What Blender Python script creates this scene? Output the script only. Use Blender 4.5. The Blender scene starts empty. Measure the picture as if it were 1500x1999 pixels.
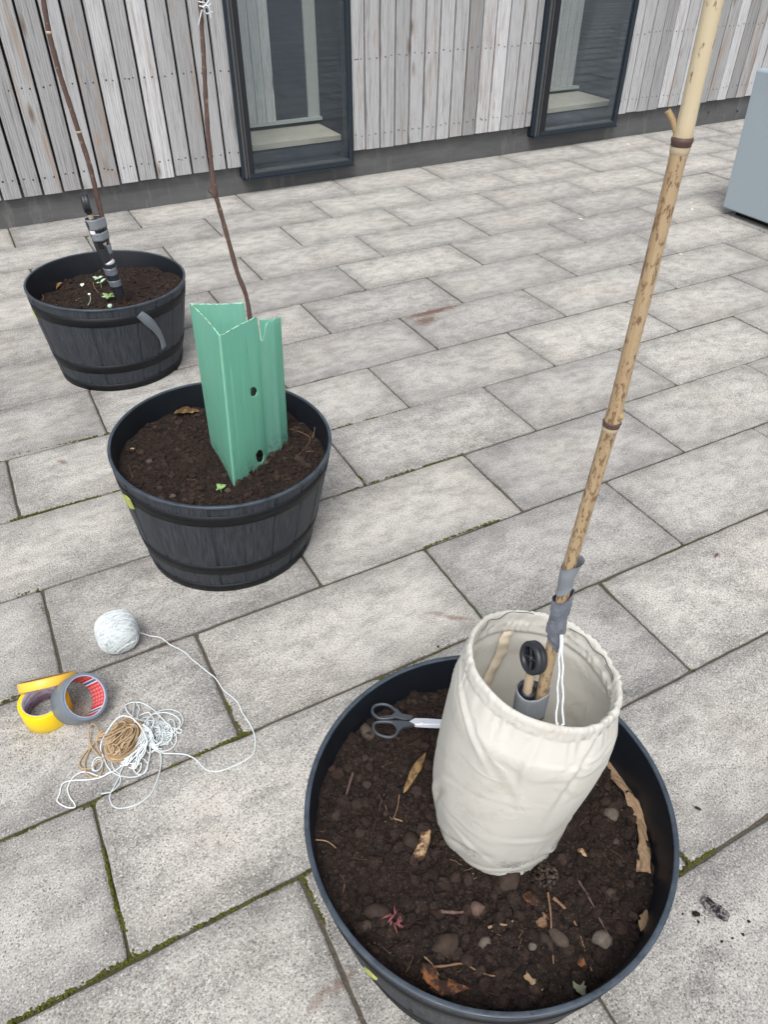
import bpy, bmesh, math, random
import numpy as np
from mathutils import Vector, Matrix, noise
random.seed(7)
sc = bpy.context.scene
C0 = sc.collection
# ------------------------------------------------------------------ camera
FPX = 1425.765
CAM = np.array([0.0, -4.15258, 1.25652])
AX = np.array([0.88295819, -0.46944479, 0.00253518])
BX = np.array([0.29950707, 0.5674718, 0.76698844])
CX = np.array([0.36149737, 0.67645942, -0.6416559])
cd = bpy.data.cameras.new('camera'); cam = bpy.data.objects.new('camera', cd); C0.objects.link(cam)
cam.matrix_world = Matrix(((AX[0], BX[0], -CX[0], CAM[0]), (AX[1], BX[1], -CX[1], CAM[1]), (AX[2], BX[2], -CX[2], CAM[2]), (0, 0, 0, 1)))
cd.sensor_fit = 'VERTICAL'; cd.sensor_height = 36; cd.sensor_width = 27; cd.lens = 36 * FPX / 1999
cd.clip_start = 0.02; cd.clip_end = 500
sc.camera = cam
# ------------------------------------------------------------------ sky, sun, exposure
SUN_EL, SUN_AZ = math.radians(58), math.radians(215)   # azimuth from +Y towards +X
w = bpy.data.worlds.new('World'); sc.world = w; w.use_nodes = True
wt = w.node_tree; wt.nodes.clear()
sky = wt.nodes.new('ShaderNodeTexSky'); sky.sky_type = 'NISHITA'; sky.sun_disc = False
sky.sun_elevation = SUN_EL; sky.sun_rotation = SUN_AZ; sky.dust_density = 4; sky.air_density = 1.0; sky.ozone_density = 1.0
hs = wt.nodes.new('ShaderNodeHueSaturation'); hs.inputs['Saturation'].default_value = 0.34
bg = wt.nodes.new('ShaderNodeBackground'); bg.inputs[1].default_value = 0.13
wo = wt.nodes.new('ShaderNodeOutputWorld')
wt.links.new(sky.outputs[0], hs.inputs['Color']); wt.links.new(hs.outputs[0], bg.inputs[0]); wt.links.new(bg.outputs[0], wo.inputs[0])
sl = bpy.data.lights.new('sun', 'SUN'); sl.energy = 1.1; sl.angle = math.radians(28); sl.color = (1.0, 0.985, 0.96)
so = bpy.data.objects.new('sun', sl); C0.objects.link(so)
sd = Vector((math.sin(SUN_AZ) * math.cos(SUN_EL), math.cos(SUN_AZ) * math.cos(SUN_EL), math.sin(SUN_EL)))
so.rotation_euler = sd.to_track_quat('Z', 'Y').to_euler(); so.location = sd * 10
sc.view_settings.view_transform = 'Standard'; sc.view_settings.look = 'None'
sc.view_settings.gamma = 1; sc.view_settings.use_curve_mapping = False
sc.view_settings.exposure = 0.80

# ------------------------------------------------------------------ measuring helpers (photo pixel -> place)
def ray(x, y): return CX + AX * (x - 750) / FPX + BX * (999.5 - y) / FPX
def Zp(x, y, z=0.0): d = ray(x, y); return CAM + d * (z - CAM[2]) / d[2]
def Yp(x, y, Y): d = ray(x, y); return CAM + d * (Y - CAM[1]) / d[1]
def Sp(x, y, sf, dz=0):
    z = .25
    for _ in range(6): q = Zp(x, y, z + dz); z = sf(q[0])
    return q
def vpl(base, x, y, lean=0.0):
    n = CAM - base; n[2] = 0; n = n / np.linalg.norm(n); N = n + np.array([0, 0, -lean])
    d = ray(x, y); return CAM + d * (((base - CAM) @ N) / (d @ N))
def nrmz(v): v = np.asarray(v, float); return v / np.linalg.norm(v)
def crom(pts, n=8, closed=False):
    P = [np.asarray(p, float) for p in pts]; L = len(P); out = []
    rng = range(L) if closed else range(L - 1)
    for i in rng:
        if closed: a, b, c, d = P[i - 1], P[i], P[(i + 1) % L], P[(i + 2) % L]
        else: a, b, c, d = P[max(i - 1, 0)], P[i], P[i + 1], P[min(i + 2, L - 1)]
        for k in range(n):
            t = k / n
            out.append(.5 * ((2 * b) + (c - a) * t + (2 * a - 5 * b + 4 * c - d) * t * t + (3 * b - a - 3 * c + d) * t ** 3))
    if not closed: out.append(P[-1])
    return out

# ------------------------------------------------------------------ mesh builder
class MB:
    def __init__(s): s.v = []; s.f = []; s.m = []; s.c = []; s.sm = []
    def add(s, vs, fs, mat=0, col=(.5, .5, .5), smooth=True):
        o = len(s.v); s.v += [tuple(map(float, p)) for p in vs]
        for q in fs: s.f.append(tuple(o + i for i in q)); s.m.append(mat); s.c.append(col); s.sm.append(smooth)
        return o
    def box(s, lo, hi, mat=0, col=(.5, .5, .5)):
        x0, y0, z0 = lo; x1, y1, z1 = hi
        s.add([(x0, y0, z0), (x1, y0, z0), (x1, y1, z0), (x0, y1, z0), (x0, y0, z1), (x1, y0, z1), (x1, y1, z1), (x0, y1, z1)],
              [(0, 3, 2, 1), (4, 5, 6, 7), (0, 1, 5, 4), (1, 2, 6, 5), (2, 3, 7, 6), (3, 0, 4, 7)], mat, col, False)
    def tube(s, path, r, n=8, mat=0, col=(.5, .5, .5), cap=True, closed=False, ell=None, up=None, phase=0):
        P = [np.asarray(p, float) for p in path]; L = len(P)
        R = r if hasattr(r, '__len__') else [r] * L
        vs = []; u = None
        for i in range(L):
            if closed: t = P[(i + 1) % L] - P[i - 1]
            else: t = P[min(i + 1, L - 1)] - P[max(i - 1, 0)]
            t = t / (np.linalg.norm(t) + 1e-12)
            if u is None or up is not None:
                ref = np.array(up if up is not None else ((0, 0, 1) if abs(t[2]) < .9 else (1, 0, 0)), float)
                u = ref - t * (ref @ t)
            else: u = u - t * (u @ t)
            u = u / (np.linalg.norm(u) + 1e-12); w_ = np.cross(t, u)
            for k in range(n):
                a = 2 * math.pi * k / n + phase
                e = ell if ell else (1, 1)
                vs.append(P[i] + R[i] * (math.cos(a) * u * e[0] + math.sin(a) * w_ * e[1]))
        fs = []
        for i in range(L if closed else L - 1):
            j = (i + 1) % L
            for k in range(n): fs.append((i * n + k, i * n + (k + 1) % n, j * n + (k + 1) % n, j * n + k))
        s.add(vs, fs, mat, col)
        if cap and not closed:
            s.add(vs[:n], [tuple(reversed(range(n)))], mat, col); s.add(vs[-n:], [tuple(range(n))], mat, col)
    def lathe(s, prof, axis_o, ax, n=48, mat=0, col=(.5, .5, .5), fn=None):
        # prof list of (r, h) ; optional fn(angle, idx, r, h) -> (r, h)
        ax = nrmz(ax); ref = np.array((1, 0, 0.)) if abs(ax[0]) < .9 else np.array((0, 1., 0))
        u = nrmz(ref - ax * (ref @ ax)); w_ = np.cross(ax, u); vs = []
        for i, (r, h) in enumerate(prof):
            for k in range(n):
                a = 2 * math.pi * k / n; rr, hh = (r, h) if fn is None else fn(a, i, r, h)
                vs.append(np.asarray(axis_o) + ax * hh + rr * (math.cos(a) * u + math.sin(a) * w_))
        fs = [(i * n + k, i * n + (k + 1) % n, (i + 1) * n + (k + 1) % n, (i + 1) * n + k) for i in range(len(prof) - 1) for k in range(n)]
        s.add(vs, fs, mat, col)
    def lump(s, c, r, jit=.25, mat=0, col=(.5, .5, .5), sq=(1, 1, 1), rot=None, smooth=False, fine=False):
        V, F = ICO2 if fine else ICO1
        a = random.random() * 6.28 if rot is None else rot; ca, sa = math.cos(a), math.sin(a); vs = []
        off = random.random() * 100
        for p in V:
            k = 1 + jit * (random.random() - .5) * 2 if not fine else 1 + jit * 1.6 * noise.noise(Vector((p[0] * 1.3 + off, p[1] * 1.3, p[2] * 1.3))) + jit * .5 * noise.noise(Vector((p[0] * 4 + off, p[1] * 4, p[2] * 4)))
            x, y, z = p[0] * r * sq[0] * k, p[1] * r * sq[1] * k, p[2] * r * sq[2] * k
            vs.append((c[0] + x * ca - y * sa, c[1] + x * sa + y * ca, c[2] + z))
        s.add(vs, F, mat, col, smooth)
    def prism(s, poly, h, mat=0, col=(.5, .5, .5), nrm=(0, 0, 1)):
        # poly: 3D outline; extruded by h along nrm, slightly chamfered
        P = [np.asarray(p, float) for p in poly]; n = len(P); N = nrmz(nrm); c = sum(P) / n
        lo = [p for p in P]; hi = [p + N * h * .75 for p in P]; ch = [p + (c - p) / (np.linalg.norm(c - p) + 1e-9) * h * .3 + N * h for p in P]
        vs = lo + hi + ch; fs = [(i, (i + 1) % n, n + (i + 1) % n, n + i) for i in range(n)] + [(n + i, n + (i + 1) % n, 2 * n + (i + 1) % n, 2 * n + i) for i in range(n)]
        fs.append(tuple(range(2 * n, 3 * n))); fs.append(tuple(reversed(range(n)))); s.add(vs, fs, mat, col, False)
    def build(s, name, mats, parent=None, loc=None):
        me = bpy.data.meshes.new(name)
        O = np.array(loc if loc is not None else (parent_loc(parent) if parent else (0, 0, 0)), float)
        me.from_pydata([tuple(np.array(p) - O) for p in s.v], [], s.f)
        for m in (mats if isinstance(mats, (list, tuple)) else [mats]): me.materials.append(m)
        me.polygons.foreach_set('material_index', s.m); me.polygons.foreach_set('use_smooth', s.sm)
        at = me.color_attributes.new('rnd', 'FLOAT_COLOR', 'CORNER')
        dat = []
        for q, c in zip(s.f, s.c): dat += [c[0], c[1], c[2], 1.0] * len(q)
        at.data.foreach_set('color', dat)
        me.update(); o = bpy.data.objects.new(name, me); C0.objects.link(o)
        if parent: o.parent = parent
        else: o.location = O
        return o
def parent_loc(p):
    L = np.array(p.location); q = p.parent
    while q: L = L + np.array(q.location); q = q.parent
    return L
def ico(sub):
    bm = bmesh.new(); bmesh.ops.create_icosphere(bm, subdivisions=sub, radius=1); V = [tuple(v.co) for v in bm.verts]; F = [tuple(v.index for v in f.verts) for f in bm.faces]; bm.free(); return V, F
ICO1 = ico(1); ICO2 = ico(2)
def tag(o, label=None, cat=None, group=None, kind=None):
    if label: o['label'] = label
    if cat: o['category'] = cat
    if group: o['group'] = group
    if kind: o['kind'] = kind
    return o
def thing(name, loc, label, cat, group=None):
    o = bpy.data.objects.new(name, None); C0.objects.link(o); o.location = tuple(map(float, loc)); o.empty_display_size = .05
    return tag(o, label, cat, group)

# ------------------------------------------------------------------ node helper
class NT:
    def __init__(s, name):
        s.mat = bpy.data.materials.new(name); s.mat.use_nodes = True; s.t = s.mat.node_tree; s.t.nodes.clear()
        s.out = s.t.nodes.new('ShaderNodeOutputMaterial'); s.b = s.t.nodes.new('ShaderNodeBsdfPrincipled'); s.l(s.b.outputs[0], s.out.inputs[0])
    def l(s, a, b): s.t.links.new(a, b)
    def n(s, typ, ins={}, **kw):
        x = s.t.nodes.new('ShaderNode' + typ)
        for k, v in kw.items(): setattr(x, k, v)
        for k, v in ins.items():
            if hasattr(v, 'links') or hasattr(v, 'is_output'): s.l(v, x.inputs[k])
            else: x.inputs[k].default_value = v
        return x
    def obj(s): return s.n('TexCoord').outputs['Object']
    def rnd(s): return s.n('Vertex' + 'Color', layer_name='rnd').outputs[0] if False else s.n('Attribute', attribute_name='rnd').outputs['Color']
    def uv(s): return s.n('TexCoord').outputs['UV']
    def map(s, vec, scale=(1, 1, 1), loc=(0, 0, 0), rot=(0, 0, 0)): return s.n('Mapping', {'Vector': vec, 'Scale': scale, 'Location': loc, 'Rotation': rot}).outputs[0]
    def noise(s, vec, scale, detail=4, rough=.55, dist=0): return s.n('TexNoise', {'Vector': vec, 'Scale': scale, 'Detail': detail, 'Roughness': rough, 'Distortion': dist}).outputs['Fac']
    def vor(s, vec, scale, feature='F1', out='Distance'): return s.n('TexVoronoi', {'Vector': vec, 'Scale': scale}, feature=feature).outputs[out]
    def ramp(s, fac, stops, interp='LINEAR'):
        r = s.n('ValToRGB', {'Fac': fac}); cr = r.color_ramp; cr.interpolation = interp
        while len(cr.elements) > 1: cr.elements.remove(cr.elements[-1])
        cr.elements[0].position = stops[0][0]; cr.elements[0].color = c4(stops[0][1])
        for p, c in stops[1:]: e = cr.elements.new(p); e.color = c4(c)
        return r.outputs[0]
    def mix(s, fac, a, b, bt='MIX'):
        m = s.n('Mix', data_type='RGBA', blend_type=bt)
        for i, v in ((0, fac), (6, a), (7, b)):
            if hasattr(v, 'is_output'): s.l(v, m.inputs[i])
            else: m.inputs[i].default_value = v if i == 0 else c4(v)
        return m.outputs[2]
    def math(s, op, a, b=0.0, c=0.0, clamp=False):
        m = s.n('Math', operation=op, use_clamp=clamp)
        for i, v in enumerate((a, b, c)):
            if hasattr(v, 'is_output'): s.l(v, m.inputs[i])
            else: m.inputs[i].default_value = v
        return m.outputs[0]
    def sep(s, v): return s.n('SeparateXYZ', {'Vector': v}).outputs
    def comb(s, x, y, z):
        m = s.n('CombineXYZ')
        for i, v in enumerate((x, y, z)):
            if hasattr(v, 'is_output'): s.l(v, m.inputs[i])
            else: m.inputs[i].default_value = v
        return m.outputs[0]
    def vadd(s, a, b): return s.n('VectorMath', {0: a, 1: b}, operation='ADD').outputs[0]
    def bump(s, h, strength=.5, dist=.001, nrm=None):
        ins = {'Height': h, 'Strength': strength, 'Distance': dist}
        if nrm is not None: ins['Normal'] = nrm
        return s.n('Bump', ins).outputs[0]
    def fin(s, col, rough=.7, nrm=None, metal=0, spec=None, **kw):
        for k, v in (('Base Color', col), ('Roughness', rough), ('Metallic', metal)):
            if hasattr(v, 'is_output'): s.l(v, s.b.inputs[k])
            else: s.b.inputs[k].default_value = c4(v) if k == 'Base Color' else v
        if nrm is not None: s.l(nrm, s.b.inputs['Normal'])
        if spec is not None: s.b.inputs['Specular IOR Level'].default_value = spec
        for k, v in kw.items(): s.b.inputs[k.replace('_', ' ')].default_value = v
        return s.mat
def c4(c):
    if hasattr(c, '__len__'): return (c[0], c[1], c[2], 1.0)
    return (c, c, c, 1.0)
def srgb(r, g, b): return tuple(((v / 255) / 12.92 if v / 255 <= .04045 else ((v / 255 + .055) / 1.055) ** 2.4) for v in (r, g, b))

# ------------------------------------------------------------------ materials
def mat_paving():
    n = NT('concrete_slab'); o = n.obj(); uv = n.uv(); r = n.sep(n.rnd()); u = n.sep(uv)
    seed = n.comb(n.math('MULTIPLY', r[0], 30), n.math('MULTIPLY', r[1], 30), 0)
    ov = n.vadd(o, seed)
    os_ = n.map(ov, (.7, 1.2, 1)); big = n.noise(os_, 5, 4, .65); med = n.noise(os_, 20, 7, .7, .2); fine = n.noise(o, 300, 3, .75); fine2 = n.noise(o, 90, 6, .7, .5)
    col = n.mix(big, srgb(166, 164, 160), srgb(194, 191, 186))
    col = n.mix(n.ramp(n.noise(n.vadd(ov, (7, 3, 0)), 3.2, 2, .5), [(.52, 0), (.75, .38)]), col, srgb(182, 172, 158))
    col = n.mix(n.ramp(med, [(.35, .5), (.54, 0)]), col, srgb(116, 115, 113))
    col = n.mix(n.ramp(med, [(.52, 0), (.75, .4)]), col, srgb(206, 204, 199))
    # weathered dirt along the slab edges, width varying
    ed = n.math('MINIMUM', n.math('MINIMUM', u[0], n.math('SUBTRACT', .586, u[0])), n.math('MINIMUM', u[1], n.math('SUBTRACT', .294, u[1])))
    ed = n.math('ADD', ed, n.math('MULTIPLY', n.math('SUBTRACT', n.noise(ov, 13, 4, .6), .5), .10))
    col = n.mix(n.ramp(ed, [(0.0, .5), (.05, .16), (.10, 0)]), col, srgb(104, 103, 102))
    # grains, pits
    col = n.mix(n.ramp(fine, [(.34, .85), (.475, 0)]), col, srgb(78, 76, 74))
    col = n.mix(n.ramp(fine, [(.56, 0), (.70, .75)]), col, srgb(232, 230, 225))
    pits = n.vor(n.map(o, (1, 1, .01)), 150); pm = n.noise(ov, 9, 3, .6)
    pk = n.math('MULTIPLY', n.ramp(pits, [(.10, 1), (.24, 0)]), n.ramp(pm, [(.45, 0), (.62, .9)]))
    col = n.mix(pk, col, srgb(74, 70, 68))
    crk = n.ramp(n.math('ABSOLUTE', n.math('SUBTRACT', fine2, .5)), [(.0, .6), (.02, 0)])
    crk = n.math('MULTIPLY', crk, n.ramp(n.noise(n.vadd(ov, (3, 9, 0)), 5, 3, .6), [(.46, 0), (.6, .9)]))
    col = n.mix(crk, col, srgb(80, 79, 78))
    # rusty brown stains with a shape of their own: x, y, length, width, angle
    for (sx, sy, sl_, sw, an, k) in STAINS:
        p = n.map(o, (1 / sl_, 1 / sw, 1), rot=(0, 0, 0), loc=(0, 0, 0))
        c, s_ = math.cos(an), math.sin(an)
        oo = n.sep(o); dx = n.math('SUBTRACT', oo[0], sx); dy = n.math('SUBTRACT', oo[1], sy)
        a = n.math('MULTIPLY', n.math('ADD', n.math('MULTIPLY', dx, c), n.math('MULTIPLY', dy, s_)), 1 / sl_)
        b = n.math('MULTIPLY', n.math('SUBTRACT', n.math('MULTIPLY', dy, c), n.math('MULTIPLY', dx, s_)), 1 / sw)
        d = n.math('SQRT', n.math('ADD', n.math('MULTIPLY', a, a), n.math('MULTIPLY', b, b)))
        d = n.math('ADD', d, n.math('MULTIPLY', n.math('SUBTRACT', n.noise(o, 55, 6, .8), .5), 2.3))
        col = n.mix(n.ramp(d, [(.35, k * .85), (1.1, 0)]), col, srgb(112, 90, 80))
    col = n.mix(1.0, col, n.mix(r[2], (.84, .838, .838), (1.07, 1.06, 1.035)), 'MULTIPLY')
    h = n.math('ADD', n.math('MULTIPLY', fine, .8), n.math('ADD', n.math('MULTIPLY', fine2, .9), n.math('MULTIPLY', pk, -.7)))
    h = n.math('SUBTRACT', h, n.math('MULTIPLY', crk, .35))
    return n.fin(col, .92, n.bump(h, .75, .0032), spec=.25)
def mat_joint():
    n = NT('joint_filler'); o = n.obj()
    m = n.noise(o, 1.6, 3, .6)
    col = n.mix(n.noise(o, 200, 3, .6), srgb(52, 48, 43), srgb(104, 97, 87))
    col = n.mix(n.ramp(m, [(.5, 0), (.62, .7)]), col, n.mix(n.noise(o, 260, 2), srgb(44, 48, 22), srgb(76, 78, 40)))
    return n.fin(col, 1, n.bump(n.noise(o, 250, 4), .8, .003), spec=.1)
def mat_moss():
    n = NT('moss_green'); o = n.obj()
    col = n.mix(n.noise(o, 300, 3), srgb(44, 50, 16), srgb(98, 100, 42))
    return n.fin(n.mix(n.ramp(n.noise(o, 30, 3), [(.5, 0), (.6, .7)]), col, srgb(58, 50, 30)), 1, n.bump(n.noise(o, 700, 3), .9, .001), spec=.1)
def mat_wood(name, lo, hi, warm=.35, dark=(92, 88, 84)):
    n = NT(name); o = n.obj(); r = n.sep(n.rnd())
    off = n.comb(n.math('MULTIPLY', r[0], 40), 0, n.math('MULTIPLY', r[1], 40)); p = n.vadd(o, off)
    g1 = n.noise(n.map(p, (95, 20, 3.2)), 1, 6, .68, .5)
    g2 = n.noise(n.map(p, (300, 60, 9)), 1, 4, .6)
    # cathedral rings: distorted bands
    q = n.map(p, (1, 1, .13)); wv = n.n('TexWave', {'Vector': q, 'Scale': 26.0, 'Distortion': 7.0, 'Detail': 3.0, 'Detail Scale': 1.3, 'Detail Roughness': .55}, bands_direction='X').outputs['Fac']
    col = n.mix(r[2], lo, hi)
    col = n.mix(n.ramp(g1, [(.32, .6), (.48, 0)]), col, srgb(*dark))
    ringm = n.math('MULTIPLY', n.ramp(wv, [(.0, .38), (.30, 0)]), n.ramp(r[0], [(.35, .25), (.75, 1)]))
    col = n.mix(ringm, col, srgb(104, 97, 90))
    col = n.mix(n.ramp(g2, [(.33, .4), (.48, 0)]), col, srgb(78, 74, 72))
    wm = n.math('MULTIPLY', n.ramp(n.noise(n.map(p, (26, 5, 2.6)), 1, 4, .65, .6), [(.54, 0), (.66, .75)]), n.ramp(r[1], [(.45, 0), (.8, warm * 2)]))
    col = n.mix(wm, col, srgb(142, 118, 96))
    kd = n.vor(n.map(p, (9, 2, 2.6)), 1.0); kk = n.ramp(kd, [(.05, .9), (.085, .55), (.15, 0)])
    col = n.mix(n.math('MULTIPLY', kk, n.ramp(r[1], [(.3, 0), (.5, 1)])), col, srgb(106, 90, 76))
    sp = n.noise(p, 160, 3, .6); col = n.mix(n.ramp(sp, [(.64, 0), (.72, .5)]), col, srgb(70, 68, 68))
    h = n.math('ADD', n.math('MULTIPLY', g1, 1.0), n.math('MULTIPLY', wv, .35))
    return n.fin(col, .85, n.bump(h, .35, .0015), spec=.25)
def mat_simple(name, col, rough=.5, var=.15, scale=40, bump=0.15, bd=.0008, metal=0, spec=None, dark=None, stretch=(1, 1, 1)):
    n = NT(name); o = n.map(n.obj(), stretch); f = n.noise(o, scale, 5, .6)
    c2 = tuple(min(1, v * (1 + var)) for v in col); c1 = tuple(v * (1 - var) for v in col)
    cc = n.mix(f, c1 if dark is None else dark, c2)
    return n.fin(cc, n.math('ADD', rough - .08, n.math('MULTIPLY', f, .16)), n.bump(n.noise(o, scale * 6, 4, .6), bump, bd), metal, spec)
def mat_stave():
    n = NT('pot_stave_plastic'); o = n.obj(); uv = n.uv(); u = n.sep(uv)
    p = n.comb(n.math('MULTIPLY', u[0], 1), n.math('MULTIPLY', u[1], .05), 0)
    g = n.noise(p, 330, 5, .7, .3); st = n.noise(n.comb(u[0], n.math('MULTIPLY', u[1], .02), 3), 60, 2)
    col = n.mix(n.ramp(g, [(.36, 0), (.62, 1)]), srgb(18, 21, 26), srgb(70, 75, 82))
    col = n.mix(n.ramp(n.noise(o, 18, 4, .6), [(.5, 0), (.75, .2)]), col, srgb(72, 75, 80))
    col = n.mix(.35, col, n.mix(st, srgb(22, 26, 32), srgb(58, 62, 70)))
    return n.fin(col, .55, n.bump(g, .9, .0016), spec=.32)
def mat_band():
    n = NT('pot_band_plastic'); o = n.obj()
    col = n.mix(n.ramp(n.noise(o, 25, 5, .65), [(.4, 0), (.8, 1)]), srgb(8, 10, 14), srgb(18, 22, 29))
    return n.fin(col, .55, n.bump(n.noise(o, 300, 4), .25, .0006), spec=.3)
def mat_rim():
    n = NT('pot_rim_plastic'); o = n.obj()
    col = n.mix(n.ramp(n.noise(o, 30, 5, .65), [(.35, 0), (.75, 1)]), srgb(38, 47, 57), srgb(66, 77, 88))
    sp = n.noise(o, 220, 2); col = n.mix(n.ramp(sp, [(.66, 0), (.70, .8)]), col, srgb(18, 20, 24))
    return n.fin(col, n.ramp(n.noise(o, 60, 3), [(.4, .35), (.6, .55)]), n.bump(n.noise(o, 150, 3), .15, .0006), spec=.5)
def mat_soil():
    n = NT('soil_brown'); o = n.obj(); r = n.sep(n.rnd())
    col = n.mix(n.noise(o, 14, 5, .65), srgb(30, 22, 19), srgb(60, 45, 38))
    col = n.mix(n.ramp(n.noise(o, 110, 6, .78), [(.40, .92), (.56, 0)]), col, srgb(13, 10, 9))  # near-black noise paints in the shade of crevices between crumbs
    col = n.mix(n.ramp(n.noise(o, 330, 4, .75), [(.57, 0), (.68, .75)]), col, srgb(112, 92, 78))
    col = n.mix(n.ramp(r[0], [(.0, .0), (1, .5)]), col, n.mix(r[1], srgb(76, 56, 46), srgb(96, 80, 72)))
    return n.fin(col, .9, n.bump(n.noise(o, 200, 7, .8), 1, .007), spec=.3)
def mat_rnd(name, stops, rough=.8, scale=60, bump=.5):
    n = NT(name); o = n.obj(); r = n.sep(n.rnd())
    col = n.ramp(r[0], stops); col = n.mix(n.ramp(n.noise(o, scale, 5, .65), [(.35, .5), (.6, 0)]), col, tuple(v * .35 for v in stops[0][1]))
    return n.fin(col, rough, n.bump(n.noise(o, scale * 4, 5), bump, .001), spec=.25)
def mat_bamboo():
    n = NT('bamboo_cane_skin'); o = n.obj(); z = n.sep(o)[2]
    up = n.ramp(n.math('MULTIPLY', z, 1), [(.885, 0), (.90, 1)])      # the paler length above the top node
    base = n.mix(n.noise(n.map(o, (60, 60, 6)), 1, 4, .6), srgb(148, 126, 98), srgb(178, 158, 126))
    base = n.mix(up, base, n.mix(n.noise(n.map(o, (60, 60, 5)), 1, 4), srgb(178, 164, 134), srgb(194, 182, 156)))
    sp = n.noise(n.map(o, (1, 1, .36)), 290, 4, .72); zone = n.noise(n.map(o, (6, 6, 7)), 1, 3, .6)
    th = n.math('ADD', sp, n.math('MULTIPLY', n.math('SUBTRACT', zone, .5), .42)); th = n.math('SUBTRACT', th, n.math('MULTIPLY', up, .06))
    base = n.mix(n.ramp(th, [(.53, 0), (.59, .82)]), base, srgb(96, 70, 52))
    base = n.mix(n.ramp(n.noise(n.map(o, (260, 260, 5)), 1, 3), [(.55, 0), (.7, .35)]), base, srgb(132, 100, 66))
    return n.fin(base, .42, n.bump(n.noise(n.map(o, (300, 300, 12)), 1, 3), .3, .0006), spec=.4)
def mat_fabric():
    n = NT('cream_canvas'); o = n.obj(); z = n.sep(o)[2]
    wv = n.math('MULTIPLY', n.math('ADD', n.noise(n.map(o, (1, 1, 6)), 700, 2), n.noise(n.map(o, (6, 6, 1)), 300, 2)), .5)
    col = n.mix(n.noise(o, 9, 4, .6), srgb(213, 211, 204), srgb(228, 226, 219))
    col = n.mix(n.ramp(n.noise(o, 16, 4, .65), [(.56, 0), (.78, .4)]), col, srgb(172, 158, 138))
    # soil smears near the foot of the bag
    low = n.ramp(z, [(.0, 1), (.022, .8), (.05, .25), (.075, 0)])
    sm = n.math('MULTIPLY', low, n.ramp(n.math('ADD', n.noise(o, 190, 5, .8), n.math('MULTIPLY', n.math('SUBTRACT', n.noise(o, 15, 2), .58), 1.2)), [(.46, 0), (.53, 1)]))
    col = n.mix(sm, col, srgb(58, 48, 40))
    cz = lambda sc_, sd, w__: n.ramp(n.math('ABSOLUTE', n.math('SUBTRACT', n.noise(n.vadd(o, (sd, sd, 0)), sc_, 2, .5, .6), .5)), [(0, 1), (w__, 0)])
    hh = n.math('ADD', n.math('MULTIPLY', wv, .3), n.math('MULTIPLY', n.noise(o, 26, 5, .65), .7))
    hh = n.math('ADD', hh, n.math('MULTIPLY', n.math('MULTIPLY', cz(9, 3, .025), n.ramp(n.noise(o, 7, 2), [(.5, 0), (.62, 1)])), .55))
    hh = n.math('ADD', hh, n.math('MULTIPLY', n.math('MULTIPLY', cz(22, 7, .03), n.ramp(n.noise(o, 10, 2), [(.5, 0), (.6, 1)])), -.35))
    n.fin(col, .95, n.bump(hh, .42, .0028), spec=.12)
    tr = n.n('BsdfTranslucent', {'Color': col}); mx = n.n('MixShader', {0: .38, 1: n.b.outputs[0], 2: tr.outputs[0]}); n.l(mx.outputs[0], n.out.inputs[0])
    return n.mat
def mat_guard():
    n = NT('green_fluted_plastic'); o = n.obj(); uv = n.uv(); u = n.sep(uv)
    fl = n.math('SINE', n.math('MULTIPLY', u[0], 6.2832 / .0042)); f1 = n.math('MULTIPLY_ADD', fl, .5, .5)
    col = n.mix(n.noise(n.comb(n.math('MULTIPLY', u[0], 1), n.math('MULTIPLY', u[1], .06), 0), 90, 4, .6), srgb(164, 222, 204), srgb(204, 240, 230))
    col = n.mix(n.math('MULTIPLY', f1, .2), col, srgb(138, 204, 184))
    # pale scratches and dirt streaks that run with the flutes
    sc_ = n.noise(n.comb(n.math('MULTIPLY', u[0], 1), n.math('MULTIPLY', u[1], .03), 5), 320, 3, .6)
    col = n.mix(n.ramp(sc_, [(.66, 0), (.74, .55)]), col, srgb(186, 222, 200))
    col = n.mix(n.ramp(n.noise(n.comb(n.math('MULTIPLY', u[0], 1), n.math('MULTIPLY', u[1], .12), 9), 60, 5, .7), [(.58, 0), (.75, .35)]), col, srgb(140, 168, 140))
    for (lu, lw_, la, lb_, k_) in ((.0015, .0016, 0, .5, .75), (.024, .0012, .08, .33, .7), (.058, .0010, .20, .30, .5), (.100, .0010, .10, .22, .4), (-.178, .002, 0, .5, .6), (-.10, .0012, .05, .3, .3)):  # fold highlights painted into the colour as thin pale lines
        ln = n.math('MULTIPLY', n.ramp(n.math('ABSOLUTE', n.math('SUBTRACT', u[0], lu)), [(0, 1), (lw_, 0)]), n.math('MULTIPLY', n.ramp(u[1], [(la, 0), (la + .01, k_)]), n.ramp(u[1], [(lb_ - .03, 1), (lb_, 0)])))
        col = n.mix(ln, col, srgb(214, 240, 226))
    sl2 = n.math('MULTIPLY', n.ramp(u[1], [(.025, .8), (.075, 0)]), n.ramp(n.noise(o, 70, 5, .75), [(.48, 0), (.62, 1)])); col = n.mix(sl2, col, srgb(84, 96, 74))
    ds = n.math('MULTIPLY', n.ramp(n.noise(o, 120, 3, .6), [(.58, 0), (.66, 1)]), n.ramp(u[1], [(.40, 0), (.43, .8)]))
    col = n.mix(n.math('MULTIPLY', ds, .6), col, srgb(70, 66, 48))
    n.fin(col, .38, n.bump(f1, .35, .0012), spec=.4)
    tr = n.n('BsdfTranslucent', {'Color': col}); mx = n.n('MixShader', {0: .74, 1: n.b.outputs[0], 2: tr.outputs[0]})
    n.l(mx.outputs[0], n.out.inputs[0]); return n.mat
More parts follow.
